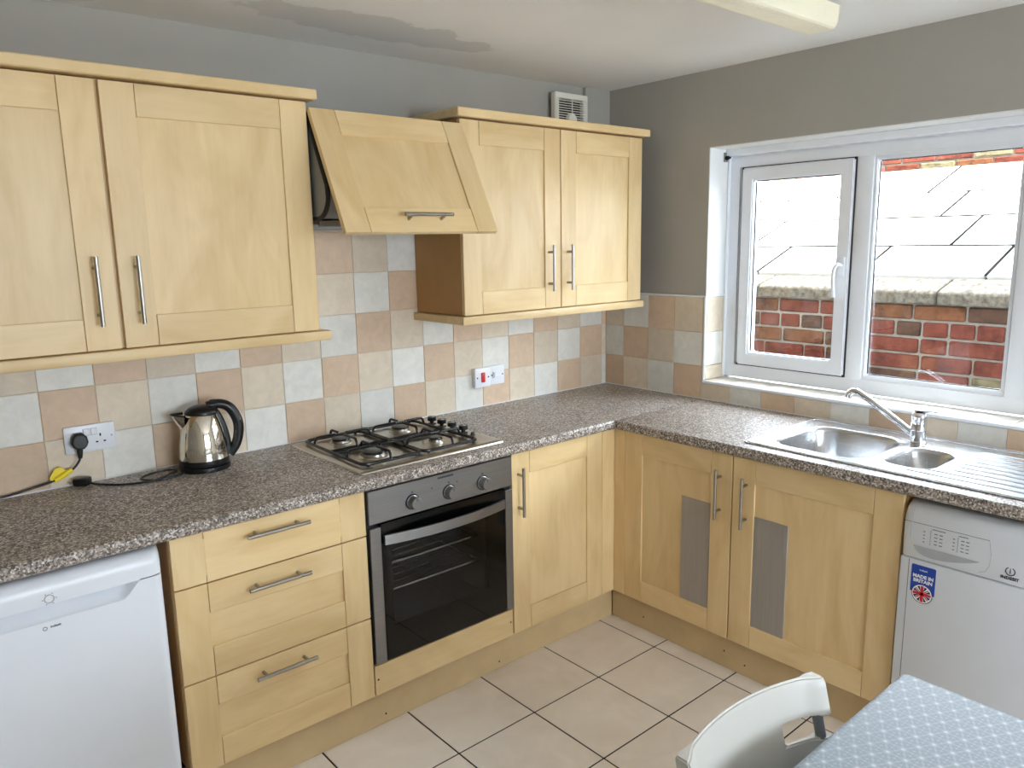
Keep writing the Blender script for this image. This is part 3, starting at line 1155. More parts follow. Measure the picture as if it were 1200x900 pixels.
# hollow body so that the racks show through the glass
cw = 0.055
boxes('oven_cavity', [((OX0+0.004, -0.55, 0.259), (OX0+cw+0.02, -0.03, 0.855)), ((OX1-cw-0.05, -0.55, 0.259), (OX1-0.004, -0.03, 0.855)),
                      ((OX0+cw+0.02, -0.55, 0.259), (OX1-cw-0.05, -0.03, 0.345)), ((OX0+cw+0.02, -0.55, 0.69), (OX1-cw-0.05, -0.03, 0.855)),
                      ((OX0+cw+0.02, -0.06, 0.345), (OX1-cw-0.05, -0.03, 0.69))], 'oven_cavity', ov, origin=(-1.4445, -0.3, 0.55))
box('surround', (OX0-0.001, -0.570, 0.257), (OX1+0.001, -0.551, 0.8605), 'black_matt', ov, bevel=0) if False else None
ring('surround', OX0-0.002, OX1+0.001, 0.2575, 0.8600, 0.03, -0.575, -0.551, 'black_matt', ov, 'y', bevel=0)
pan = box('control_panel', (OX0, OYF, 0.742), (OX1, -0.551, 0.853), 'brushed_steel', ov, bevel=0.002)
for x in (-1.578, -1.430, -1.284):
    k = mobj('control_knob', lathe_mesh([(0, 0), (0.0235, 0), (0.0235, 0.004), (0.021, 0.006), (0.0205, 0.026), (0.0185, 0.029), (0, 0.029)], 'brushed_steel', 28, 'y'), pan, (x, OYF, 0.784))
    box('knob_grip', (x-0.0035, OYF-0.031, 0.768), (x+0.0035, OYF-0.028, 0.802), 'handle_steel', pan, bevel=0.001) if False else None
    box('pointer', (x-0.001, OYF-0.0296, 0.792), (x+0.001, OYF-0.0285, 0.801), 'print_dark', pan, bevel=0)
    mobj('knob_ring', lathe_mesh([(0, 0), (0.0265, 0), (0.0265, 0.003), (0, 0.003)], 'black_plastic', 28, 'y'), pan, (x, OYF, 0.784))
    box('dial_mark', (x-0.003, OYF-0.0006, 0.815), (x+0.003, OYF+0.0002, 0.819), 'print_dark', pan, bevel=0)
box('printed_mark', (-1.475, OYF-0.0006, 0.8375), (-1.410, OYF+0.0002, 0.8440), 'print_dark', pan, bevel=0)
for x in (-1.500, -1.395):
    mobj('indicator', lathe_mesh([(0, 0), (0.0025, 0), (0.0025, 0.001), (0, 0.001)], 'print_dark', 10, 'y'), pan, (x, OYF, 0.812))
od = box('oven_door', (OX0+0.042, OYF, 0.262), (OX1-0.034, OYF+0.004, 0.735), 'oven_glass', ov, bevel=0)
WNX0, WNX1, WNZ0, WNZ1 = -1.664, -1.262, 0.375, 0.655
ring('door_mask', OX0+0.042, OX1-0.034, 0.262, 0.735, (WNX0-OX0-0.042, OX1-0.034-WNX1, WNZ0-0.262, 0.735-WNZ1), OYF+0.005, OYF+0.012, 'mask_black', od, 'y', bevel=0)
box('side_strip', (OX0+0.001, OYF-0.001, 0.262), (OX0+0.041, OYF+0.016, 0.728), 'brushed_steel', od, bevel=0.002)
box('side_strip', (OX1-0.033, OYF-0.001, 0.262), (OX1, OYF+0.016, 0.728), 'brushed_steel', od, bevel=0.002)
# bowed flat handle
bm = bmesh.new()
hx0, hx1, n = -1.694, -1.191, 20
prev = None
for k in range(n+1):
    t = k/n
    x = hx0 + (hx1-hx0)*t
    bow = 4*t*(1-t)
    y = OYF - 0.012 - 0.030*bow
    zc = 0.6845 - 0.004*bow*0
    ring_ = [bm.verts.new((x+1.4445, y+0.59, zc+dz-0.6845)) for dz in (0.0165, -0.0165)] + [bm.verts.new((x+1.4445, y+0.009+0.59, zc+dz-0.6845)) for dz in (-0.0165, 0.0165)]
    if prev:
        for q in range(4):
            bm.faces.new((prev[q], prev[(q+1) % 4], ring_[(q+1) % 4], ring_[q]))
    else:
        bm.faces.new(ring_[::-1])
    prev = ring_
bm.faces.new(prev)
mobj('door_handle', finish(bm, 'brushed_steel', smooth=30), od, (-1.4445, -0.59, 0.6845))
for x in (hx0+0.012, hx1-0.012):
    box('handle_foot', (x-0.01, OYF-0.009, 0.672), (x+0.01, OYF+0.001, 0.697), 'brushed_steel', od, bevel=0.002)
# wire racks
for z, nw in ((0.565, 8), (0.47, 8)):
    bm = bmesh.new()
    loop = [(-1.655, -0.53, z), (-1.265, -0.53, z), (-1.265, -0.10, z), (-1.655, -0.10, z)]
    add_tube(bm, [Vector(p)-Vector((-1.46, -0.3, z)) for p in loop], 0.004, 6, closed=True)
    for q in range(nw):
        yy = -0.48 + q*0.05
        add_tube(bm, [(-0.195, yy+0.3, 0), (0.195, yy+0.3, 0)], 0.0028, 5)
    mobj('wire_rack', finish(bm, 'chrome', smooth=50), ov, (-1.46, -0.3, z))
    if z < 0.5:
        bpy.data.objects.remove(COL.objects[-1]) if False else None

# ------------------------------------------------------------------ gas hob
hob = thing('gas_hob', (-1.4425, -0.305, WT), 'four-burner steel gas hob with black pan supports on the worktop', 'hob')
HX0, HX1, HY0, HY1 = -1.741, -1.146, -0.556, -0.052
bm = bmesh.new()
def hring(inset, z, r):
    return [bm.verts.new((x+1.4425, y+0.305, z)) for x, y in rrect(HX0+inset, HX1-inset, HY0+inset, HY1-inset, r, 5)]


rings = [hring(0, 0.0005, 0.012), hring(0.002, 0.005, 0.012), hring(0.008, 0.0085, 0.012), hring(0.02, 0.0095, 0.02), hring(0.032, 0.0075, 0.02)]
for a, b in zip(rings, rings[1:]):
    m_ = len(a)
    for k in range(m_):
        bm.faces.new((a[k], a[(k+1) % m_], b[(k+1) % m_], b[k]))
bm.faces.new(rings[-1])
mobj('hob_plate', finish(bm, 'hob_steel', smooth=35), hob, (-1.4425, -0.305, WT))
PZ = WT+0.0075
for (x, y), rad in (((-1.60, -0.165), 0.036), ((-1.60, -0.400), 0.047), ((-1.345, -0.165), 0.036), ((-1.345, -0.400), 0.026)):
    bu_ = mobj('burner', lathe_mesh([(0, 0), (rad*1.25, 0), (rad*1.2, 0.003), (rad, 0.004), (rad*0.96, 0.012), (rad*0.9, 0.013), (0, 0.013)], 'hob_steel', 28), hob, (x, y, PZ))
    mobj('burner_cap', lathe_mesh([(0, 0), (rad*0.92, 0), (rad*0.95, 0.002), (rad*0.9, 0.006), (rad*0.8, 0.007), (0, 0.007)], 'black_enamel', 28), bu_, (x, y, PZ+0.0132))
# wire pan supports
def grate(x0, x1, y0, y1, burners):
    bm = bmesh.new()
    o = Vector(((x0+x1)/2, (y0+y1)/2, PZ))
    zf, zt_ = PZ+0.010, PZ+0.036

    def T(pts, r=0.0048):
        add_tube(bm, [Vector(p)-o for p in pts], r, 7)
    loop = [Vector((x, y, zf))-o for x, y in rrect(x0, x1, y0, y1, 0.025, 5)]
    add_tube(bm, loop, 0.0058, 7, closed=True)
    ym = (y0+y1)/2
    T([(x0, ym+0.014, zf), (x1, ym+0.014, zf)], 0.0058)
    T([(x0, ym-0.014, zf), (x1, ym-0.014, zf)], 0.0058)
    for bx, by in burners:
        ya, yb = (y0, ym-0.012) if by < ym else (ym+0.012, y1)
        for s, e in (((x0, by), (bx-0.022, by)), ((x1, by), (bx+0.022, by)), ((bx, ya), (bx, by-0.022)), ((bx, yb), (bx, by+0.022))):
            s, e = Vector((s[0], s[1], 0)), Vector((e[0], e[1], 0))
            d = (e-s).normalized()
            q = s + d*0.012
            T([(s.x, s.y, zf), (q.x - d.x*0.006, q.y - d.y*0.006, zt_-0.008), (q.x, q.y, zt_-0.001), (q.x+d.x*0.01, q.y+d.y*0.01, zt_), (e.x, e.y, zt_)])
    for x in (x0+0.02, x1-0.02):
        for y in (y0+0.004, y1-0.004):
            T([(x, y, zf), (x, y, PZ+0.001)], 0.005)
    mobj('pan_support', finish(bm, 'black_enamel', smooth=50), hob, o)


grate(-1.705, -1.478, -0.510, -0.085, [(-1.60, -0.165), (-1.60, -0.400)])
grate(-1.468, -1.235, -0.510, -0.085, [(-1.345, -0.165), (-1.345, -0.400)])
for y in (-0.155, -0.222, -0.290, -0.362):
    kb = mobj('knob', lathe_mesh([(0, 0), (0.018, 0), (0.018, 0.003), (0.008, 0.005), (0.008, 0.012), (0.017, 0.014), (0.0185, 0.017), (0.0165, 0.030), (0, 0.030)], 'black_plastic', 20), hob, (-1.190, y, PZ))
    box('knob_pointer', (-1.1915, y-0.015, PZ+0.0295), (-1.1885, y+0.001, PZ+0.0312), 'white_plastic', kb, bevel=0)
mobj('ignition_button', lathe_mesh([(0, 0), (0.011, 0), (0.011, 0.002), (0.007, 0.003), (0.007, 0.011), (0, 0.011)], 'black_plastic', 16), hob, (-1.183, -0.412, PZ))

# ------------------------------------------------------------------ sink and tap
sk = thing('sink', (-0.3, -1.6, WT), 'steel sink with one and a half bowls and ribbed drainer under the window', 'sink')
B1 = rrect(-0.492, -0.128, -1.560, -1.222, 0.085, 8)
B2 = rrect(-0.455, -0.195, -1.752, -1.592, 0.060, 8)
so = (-0.3, -1.6, WT+0.0006)
me = plate_mesh([(x-so[0], y-so[1]) for x, y in rrect(SKX0, SKX1, SKY0, SKY1, 0.018, 5)],
                [[(x-so[0], y-so[1]) for x, y in B] for B in (B1, B2)], 0.0045, 'sink_steel', bevel=0.0018)
mobj('sink_deck', me, sk, so)
ro = rrect(SKX0+0.009, SKX1-0.009, SKY0+0.009, SKY1-0.009, 0.02, 5)
tube('raised_rim', [(x, y, WT+0.0045) for x, y in ro], 0.0035, 'sink_steel', sk, seg=8, closed=True, origin=so)
def bowl(x0, x1, y0, y1, r, depth):
    bm = bmesh.new()
    cx, cy = (x0+x1)/2, (y0+y1)/2
    spec = [(-0.004, 0.0052, r+0.004), (0.0, 0.005, r), (0.004, 0.002, r-0.003), (0.008, -0.01, r-0.006), (0.016, -depth+0.035, r-0.01), (0.026, -depth+0.012, r-0.012), (0.045, -depth, r-0.02)]
    rg = []
    for ins, z, rad in spec:
        rg.append([bm.verts.new((x-cx, y-cy, z)) for x, y in rrect(x0+ins, x1-ins, y0+ins, y1-ins, max(rad, 0.012), 8)])
    n = len(rg[0])
    rg.append([bm.verts.new((0.033*math.cos(2*math.pi*(k+0.5)/n - 0.05), 0.033*math.sin(2*math.pi*(k+0.5)/n - 0.05), -depth-0.003)) for k in range(n)])
    for a, b in zip(rg, rg[1:]):
        for k in range(n):
            bm.faces.new((a[k], a[(k+1) % n], b[(k+1) % n], b[k]))
    bm.faces.new(rg[-1])
    b = mobj('bowl', finish(bm, 'sink_steel', smooth=60), sk, (cx, cy, WT))
    mobj('drain', lathe_mesh([(0, 0.0), (0.03, 0.0), (0.032, 0.002), (0.036, 0.001)], 'chrome', 24), b, (cx, cy, WT-depth-0.0025))
    for q in range(6):
        a = math.pi*2*q/6
        box('drain_slot', (cx+0.014*math.cos(a)-0.003, cy+0.014*math.sin(a)-0.003, WT-depth-0.0027), (cx+0.014*math.cos(a)+0.003, cy+0.014*math.sin(a)+0.003, WT-depth-0.0017), 'gap_dark', b, bevel=0)


bowl(-0.492, -0.128, -1.560, -1.222, 0.085, 0.15)
bowl(-0.455, -0.195, -1.752, -1.592, 0.060, 0.09)
for q in range(9):
    x = -0.490 + q*0.046
    ya = -1.80 if q > 0 else -1.66
    if q < 2:
        ya = -1.70 - 0.03*q
    if q > 5:
        ya = -1.79
    tube('drainer_rib', [(x, ya, WT+0.0046), (x, -2.075, WT+0.0046)], 0.0032, 'sink_steel', sk, seg=6)

TX, TY = -0.126, -1.584
tap = thing('mixer_tap', (TX, TY, WT+0.005), 'chrome single-lever mixer tap with long spout beside the sink bowl', 'tap')
mobj('tap_body', lathe_mesh([(0, 0), (0.030, 0), (0.030, 0.003), (0.0255, 0.006), (0.0245, 0.040), (0.0255, 0.042), (0.0255, 0.046), (0.0245, 0.048), (0.0245, 0.085), (0.0255, 0.088), (0.0255, 0.098), (0.020, 0.106), (0, 0.109)], 'chrome', 32), tap, (TX, TY, WT+0.005))
sp = spline([(TX, TY+0.012, 0.926), (TX, TY+0.045, 0.948), (TX, TY+0.12, 0.995), (TX, TY+0.205, 1.044), (TX, TY+0.232, 1.053), (TX, TY+0.250, 1.044), (TX, TY+0.256, 1.028)], 6)
tube('spout', sp, [0.012 if k < 26 else 0.0125 for k in range(len(sp))], 'chrome', tap, seg=14)
bm = bmesh.new()
lv = [(0.0, 0.0, 0.021), (0.0, -0.03, 0.017), (0.0, -0.06, 0.011), (0.0, -0.078, 0.009)]
pr_ = None
for x, y, w in lv:
    rr_ = [bm.verts.new((dx*w, y, dz)) for dx, dz in ((-1, 0.0), (-0.6, 0.005), (0.6, 0.005), (1, 0.0), (0.6, -0.004), (-0.6, -0.004))]
    if pr_:
        for q in range(6):
            bm.faces.new((pr_[q], pr_[(q+1) % 6], rr_[(q+1) % 6], rr_[q]))
    else:
        bm.faces.new(rr_)
    pr_ = rr_
bm.faces.new(pr_[::-1])
mobj('lever', finish(bm, 'chrome', smooth=60), tap, (TX, TY+0.018, WT+0.118))

# ------------------------------------------------------------------ kettle
KX, KY = -2.07, -0.108
ket = thing('kettle', (KX, KY, WT), 'polished steel jug kettle with black handle on a black base', 'kettle', rot=(0, 0, math.radians(-14)))
mobj('power_base', lathe_mesh([(0, 0), (0.080, 0), (0.081, 0.004), (0.080, 0.014), (0.074, 0.018), (0, 0.018)], 'black_plastic', 40), ket, (0, 0, 0.0005))
mobj('lower_collar', lathe_mesh([(0, 0.0185), (0.077, 0.0185), (0.0785, 0.022), (0.0775, 0.038), (0, 0.038)], 'black_plastic', 40), ket, (0, 0, 0))
prof = [(0.0, 0.038), (0.0765, 0.038), (0.0765, 0.050), (0.0750, 0.075), (0.0715, 0.105), (0.0655, 0.135), (0.0575, 0.162), (0.0500, 0.180), (0.0465, 0.186), (0.0, 0.186)]
mobj('body', lathe_mesh(prof, 'kettle_steel', 48, smooth=50), ket, (0, 0, 0))
mobj('lid', lathe_mesh([(0, 0.184), (0.052, 0.184), (0.053, 0.188), (0.050, 0.196), (0.040, 0.205), (0.022, 0.211), (0, 0.213)], 'black_plastic', 36, sx=1.0, sy=0.95), ket, (0.004, 0, 0))
# spout: a pouring lip on the side away from the handle
bm = bmesh.new()
prv = None
for t in range(7):
    f = t/6
    x = -0.052 - 0.034*f
    zt_ = 0.183 + 0.004*f
    zb = 0.120 + 0.058*f**1.3
    w = 0.034*(1-f) + 0.010*f
    rr_ = []
    for q in range(11):
        a = math.pi*q/10
        rr_.append(bm.verts.new((x, -w*math.cos(a), zt_ - (zt_-zb)*math.sin(a))))
    if prv:
        for q in range(10):
            bm.faces.new((prv[q], prv[q+1], rr_[q+1], rr_[q]))
        bm.faces.new((prv[0], rr_[0], rr_[10], prv[10]))
    prv = rr_
bm.faces.new(prv)
mobj('spout', finish(bm, 'kettle_steel', smooth=60), ket, (0, 0, 0))
tube('spout_rim', [(-0.052, -0.034, 0.185), (-0.086, -0.010, 0.189), (-0.089, 0.0, 0.189), (-0.086, 0.010, 0.189), (-0.052, 0.034, 0.185)], 0.003, 'black_plastic', ket, seg=6)
hp = spline([(0.020, 0, 0.206), (0.060, 0, 0.210), (0.092, 0, 0.193), (0.112, 0, 0.152), (0.114, 0, 0.112), (0.103, 0, 0.070), (0.080, 0, 0.036)], 6)
tube('handle', hp, [0.015 + 0.002*math.sin(math.pi*k/(len(hp)-1)) for k in range(len(hp))], 'black_plastic', ket, seg=12)
tube('handle_strip', spline([(0.045, 0, 0.190), (0.062, 0, 0.150), (0.074, 0, 0.100), (0.079, 0, 0.045)], 5), 0.011, 'black_plastic', ket, seg=10)
box('lid_button', (0.030, -0.010, 0.216), (0.052, 0.010, 0.226), 'black_plastic', ket, bevel=0.003)
tm = Matrix.Rotation(math.radians(-14), 4, 'Z').inverted() @ Matrix.Translation((-KX, -KY, -WT))
def kl(p):
    return tm @ Vector(p)


cp = [(-2.140, -0.135, 0.906), (-2.175, -0.150, 0.903), (-2.215, -0.158, 0.903), (-2.255, -0.140, 0.903), (-2.270, -0.105, 0.9035), (-2.235, -0.078, 0.905), (-2.180, -0.082, 0.908), (-2.165, -0.120, 0.911), (-2.200, -0.152, 0.911), (-2.26, -0.160, 0.905), (-2.33, -0.128, 0.903), (-2.385, -0.075, 0.904), (-2.402, -0.058, 0.908)]
tube('cord', [kl(p) for p in spline(cp, 6)], 0.0034, 'black_plastic', ket, seg=7)
pg = mobj('plug', box_mesh(0.046, 0.036, 0.024, 'black_plastic', 0.006, 2), ket, kl((-2.421, -0.040, 0.9135)))
pg.rotation_euler = (0, 0, math.radians(14-35))
for dx in (-0.008, 0.010):
    q = mobj('pin', box_mesh(0.006, 0.004, 0.018, 'brass_pin', 0.0008), pg, WORLD[pg.name] + Vector((-0.026, dx, -0.003)))
    q.rotation_euler = (0, math.radians(90), 0)

# ------------------------------------------------------------------ sockets and switches
ds = thing('double_socket', (-2.38, -0.012, 1.039), 'white double wall socket with one black plug in it', 'socket')
fp = box('faceplate', (-2.4525, -0.0195, 0.997), (-2.3085, -0.0085, 1.083), 'white_plastic', ds, bevel=0.004, seg=2)
for x in (-2.408, -2.352):
    hole = lambda a, b, c, d: box('pin_slot', (a, -0.0202, c), (b, -0.0190, d), 'gap_dark', fp, bevel=0)
    hole(x-0.0022, x+0.0022, 1.042, 1.051)
    hole(x-0.0145, x-0.0075, 1.023, 1.0275)
    hole(x+0.0075, x+0.0145, 1.023, 1.0275)
for x in (-2.391, -2.370):
    box('rocker', (x-0.008, -0.0235, 1.050), (x+0.008, -0.0190, 1.070), 'white_plastic', fp, bevel=0.002)
    box('rocker_surround', (x-0.0092, -0.0199, 1.0488), (x+0.0092, -0.0190, 1.0712), 'scoop_grey', fp, bevel=0)
mobj('screw', lathe_mesh([(0, 0), (0.003, 0), (0.003, 0.001), (0, 0.001)], 'handle_steel', 10, 'y'), fp, (-2.320, -0.0195, 1.040))

ac = thing('appliance_cord', (-2.42, -0.03, 1.03), 'black plugged-in flex with a yellow tag trailing along the worktop', 'cord')
mobj('plug', plate_mesh([(-0.012, 0.026), (0.010, 0.026), (0.021, 0.014), (0.024, -0.004), (0.018, -0.017), (0.010, -0.024), (-0.010, -0.024), (-0.018, -0.017), (-0.024, -0.004), (-0.021, 0.014)], [], 0.030, 'black_plastic', bevel=0.006, M=M_FACE_Y), ac, (-2.415, -0.0205, 1.038))
tube('flex_sleeve', [(-2.416, -0.036, 1.022), (-2.417, -0.037, 1.004), (-2.418, -0.038, 0.986)], [0.011, 0.0085, 0.006], 'black_plastic', ac, seg=10)
tube('flex', spline([(-2.418, -0.038, 0.990), (-2.424, -0.038, 0.975), (-2.445, -0.036, 0.953), (-2.490, -0.032, 0.930), (-2.57, -0.030, 0.915), (-2.66, -0.030, 0.906), (-2.80, -0.032, 0.903), (-2.95, -0.04, 0.903)], 6), 0.0036, 'black_plastic', ac, seg=8)
tg = tube('cable_tag', [(-2.443, -0.037, 0.956), (-2.468, -0.035, 0.942), (-2.492, -0.033, 0.930)], [0.0065, 0.0085, 0.0075], 'yellow_tag', ac, seg=10)
me = plate_mesh([(-0.030, -0.004), (-0.012, 0.024), (0.004, 0.026), (0.026, 0.004), (0.020, -0.006), (-0.020, -0.020)], [], 0.003, 'yellow_tag', M=M_FACE_Y)
mobj('tag_wing', me, tg, (-2.476, -0.030, 0.942))

def switch(name, x0, label, cat, depth, red):
    t = thing(name, (x0+0.043, -0.01, 0.99), label, cat)
    if depth > 0.014:
        box('back_box', (x0+0.002, -0.0085-depth+0.008, 0.9915), (x0+0.084, -0.0085, 1.0755), 'white_plastic', t, bevel=0.002)
    yb = -0.0085-depth
    f = box('faceplate', (x0, yb, 0.9905), (x0+0.086, yb+0.009, 1.0765), 'white_plastic', t, bevel=0.004, seg=2)
    if red:
        box('rocker', (x0+0.033, yb-0.006, 1.012), (x0+0.053, yb+0.001, 1.056), 'red_rocker', f, bevel=0.004, seg=2)
    else:
        box('rocker', (x0+0.026, yb-0.004, 1.022), (x0+0.060, yb+0.001, 1.046), 'white_plastic', f, bevel=0.002)
        box('fuse_holder', (x0+0.016, yb-0.002, 1.020), (x0+0.024, yb+0.001, 1.048), 'scoop_grey', f, bevel=0.001)
    for dx in (0.012, 0.074):
        mobj('screw', lathe_mesh([(0, 0), (0.0035, 0), (0.0035, 0.001), (0, 0.001)], 'print_dark', 10, 'y'), f, (x0+dx, yb, 1.0335))


switch('cooker_switch', -0.872, 'white square switch with a red rocker on the tiles', 'switch', 0.026, True)
switch('fused_switch', -0.780, 'plain white square switch next to the red rocker switch', 'switch', 0.012, False)

# ------------------------------------------------------------------ extractor fan
fan = thing('extractor_fan', (-0.289, -0.02, 2.07), 'square white louvred extractor fan high in the corner above the wall cabinet', 'fan')
FXA, FXB, FZA, FZB = -0.394, -0.184, 2.100, 2.272
FYB = -0.024
box('backing', (FXA+0.02, -0.030, FZA+0.02), (FXB-0.02, -0.0225, FZB-0.02), 'fan_dark', fan, bevel=0)
ring('casing', FXA, FXB, FZA-0.02, FZB, (0.026, 0.030, 0.026, 0.026), -0.052, -0.0225, 'fan_white', fan, 'y', bevel=0.003)
for q in range(14):
    z = FZA + 0.010 + q*0.0105
    box('slat', (FXA+0.004, -0.0545, z), (FXB-0.004, -0.050, z+0.0036), 'fan_white', fan, bevel=0.0008)
box('centre_bar', (-0.2915, -0.056, FZA), (-0.2865, -0.0525, FZB-0.02), 'fan_white', fan, bevel=0.001)
mobj('motor_dome', lathe_mesh([(0, 0), (0.030, 0), (0.030, 0.010), (0.025, 0.017), (0, 0.020)], 'fan_white', 28, 'y'), fan, (-0.289, -0.042, 2.158))

# ------------------------------------------------------------------ ceiling light
lt = thing('strip_light', (-1.12, -1.365, H), 'yellowed fluorescent strip light with ribbed diffuser on the ceiling', 'ceiling light')
LX0, LX1 = -1.75, -0.535
box('batten', (LX0+0.03, -1.385, H-0.030), (LX1-0.045, -1.325, H-0.0005), 'white_plastic', lt, bevel=0.002)
bm = bmesh.new()
# trapezoid trough with rounded lower edges and small ribs along the bottom
pf = [(-0.060, -0.024), (-0.054, -0.070), (-0.047, -0.083), (-0.040, -0.087)]
for q in range(13):
    pf.append((-0.036+q*0.006, -0.087 - (0.0018 if q % 2 else 0)))
pf += [(0.040, -0.087), (0.047, -0.083), (0.054, -0.070), (0.060, -0.024)]
A = [bm.verts.new((LX0+1.12, y, z)) for y, z in pf]
B_ = [bm.verts.new((LX1+1.12, y, z)) for y, z in pf]
for k in range(len(pf)-1):
    bm.faces.new((A[k], B_[k], B_[k+1], A[k+1]))
bm.faces.new((A[-1], B_[-1], B_[0], A[0]))
dfu = mobj('diffuser', finish(bm, 'diffuser_yellow', smooth=25), lt, (-1.12, -1.365, H))
for x in (LX0, LX1):
    me = plate_mesh([(y, z) for y, z in pf[:4] + pf[-4:]], [], 0.006, 'diffuser_yellow', M=Matrix(((0, 0, 1, 0), (1, 0, 0, 0), (0, 1, 0, 0), (0, 0, 0, 1))))
    mobj('end_cap', me, lt, (x-0.003, -1.365, H))

# ------------------------------------------------------------------ fridge
fr = thing('fridge', (-2.635, -0.3, 0.0), 'white under-counter fridge at the end of the worktop', 'fridge')
FRX0, FRX1 = -2.908, -2.3625
box('cabinet_body', (FRX0+0.002, -0.535, 0.012), (FRX1-0.002, -0.03, 0.838), 'appliance_white', fr, bevel=0.004, seg=2)
for x in (FRX0+0.05, FRX1-0.05):
    for y in (-0.48, -0.10):
        mobj('foot', lathe_mesh([(0, 0), (0.018, 0), (0.018, 0.006), (0.008, 0.007), (0.008, 0.013), (0, 0.013)], 'black_matt', 12), fr, (x, y, 0.0009))
# door skin as a relief: rounded top cap, scooped handle under a curved lip, flat panel below
bm = bmesh.new()
NX, nz = 150, 130
zA, zB = 0.06, 0.846
zs = [zA + (0.66-zA)*k/8 for k in range(8)] + [0.66 + (zB-0.66)*k/(nz-8) for k in range(nz-8+1)]
xs = [FRX0 + (FRX1-FRX0)*k/NX for k in range(NX+1)]
def fdepth(x, z):
    y = -0.600
    e = min(x-FRX0, FRX1-x)
    re = 0.022
    if e < re:
        y += re - math.sqrt(max(re*re-(re-e)**2, 0))
    # top cap rolls back
    if z > 0.806:
        t = (z-0.806)/(zB-0.806)
        y += 0.030*(1-math.sqrt(max(1-t*t, 0)))
    xc = (FRX0+FRX1)/2
    u = (x-xc)/((FRX1-FRX0)/2 - 0.052)
    top = 0.777
    bot = 0.777
    if abs(u) < 1:
        v = min(1, (1-abs(u))/0.24)
        bot = 0.777 - 0.040*(v*v*(3-2*v))
    if bot < z <= top and top-bot > 0.002:
        t = (z-bot)/(top-bot)
        y += 0.034*(t**0.7)*min(1, (top-bot)/0.03)
    if abs(z-0.7785) < 0.0016 and not (bot < 0.775):
        y += 0.004
    return y


V = [[bm.verts.new((x+2.635, fdepth(x, z)+0.56, z-0.45)) for x in xs] for z in zs]
for a in range(len(zs)-1):
    for b in range(NX):
        bm.faces.new((V[a][b], V[a][b+1], V[a+1][b+1], V[a+1][b]))
Bk = {}
per = [(0, b) for b in range(NX+1)] + [(a, NX) for a in range(1, len(zs))] + [(len(zs)-1, b) for b in range(NX-1, -1, -1)] + [(a, 0) for a in range(len(zs)-2, 0, -1)]
bk = [bm.verts.new((V[a][b].co.x, 0.022, V[a][b].co.z)) for a, b in per]
for q in range(len(per)):
    j = (q+1) % len(per)
    bm.faces.new((V[per[q][0]][per[q][1]], bk[q], bk[j], V[per[j][0]][per[j][1]]))
bm.faces.new(bk)
fdoor = mobj('door', finish(bm, 'appliance_white', smooth=28), fr, (-2.635, -0.56, 0.45))
tube('door_seam', [(FRX1-0.056, -0.6003, 0.7775), (FRX1-0.030, -0.6003, 0.7782), (FRX1-0.012, -0.5965, 0.7786), (FRX1-0.002, -0.585, 0.7788), (FRX1+0.0003, -0.575, 0.7790)], 0.0011, 'seam_grey', fdoor, seg=5)
mobj('lettering', text_mesh('indesit', 0.0085, 'print_dark', M_FACE_Y, bold=0.0002), fdoor, (-2.617, -0.6006, 0.7215))
me = plate_mesh([(0.005*math.cos(a*math.pi/10), 0.005*math.sin(a*math.pi/10)) for a in range(20)], [[(0.0036*math.cos(a*math.pi/10), 0.0036*math.sin(a*math.pi/10)) for a in range(20)]], 0.0005, 'print_dark', M=M_FACE_Y)
mobj('emblem', me, fdoor, (-2.640, -0.6003, 0.7200))
me = lathe_mesh([(0.0085, 0), (0.0115, 0.0), (0.011, 0.0012), (0.009, 0.0012), (0.0085, 0)], 'scoop_grey', 24, 'y')
mobj('dial_emblem', me, fdoor, (-2.623, -0.6002, 0.792))
for q in range(6):
    a = 2*math.pi*q/6
    mobj('dial_tick', lathe_mesh([(0, 0), (0.0012, 0), (0.0012, 0.0008), (0, 0.0008)], 'print_dark', 6, 'y'), fdoor, (-2.623+0.0145*math.cos(a), -0.6002, 0.792+0.0145*math.sin(a)))

# ------------------------------------------------------------------ dishwasher
dw_ = thing('dishwasher', (-0.3, -2.03, 0.0), 'white freestanding dishwasher with a blue round-flag sticker', 'dishwasher')
DY0, DY1 = -2.335, -1.742
DXF = -0.600
box('cabinet_body', (-0.555, DY0+0.003, 0.012), (-0.03, DY1-0.003, 0.838), 'dishwasher_white', dw_, bevel=0.004, seg=2)
for x in (-0.5, -0.1):
    for y in (DY0+0.05, DY1-0.05):
        mobj('foot', lathe_mesh([(0, 0), (0.018, 0), (0.018, 0.006), (0.008, 0.007), (0.008, 0.013), (0, 0.013)], 'black_matt', 12), dw_, (x, y, 0.0009))
# control fascia: profile extruded along y, rolled top
bm = bmesh.new()
pf = [(-0.556, 0.682), (DXF, 0.676), (DXF, 0.690), (DXF-0.003, 0.74), (DXF-0.001, 0.785), (DXF+0.004, 0.812), (DXF+0.012, 0.828), (DXF+0.024, 0.838), (DXF+0.04, 0.841), (-0.556, 0.841)]
def ext(y, s):
    return [bm.verts.new((x + s*0.0, y+2.03, z-0.76)) for x, z in pf]


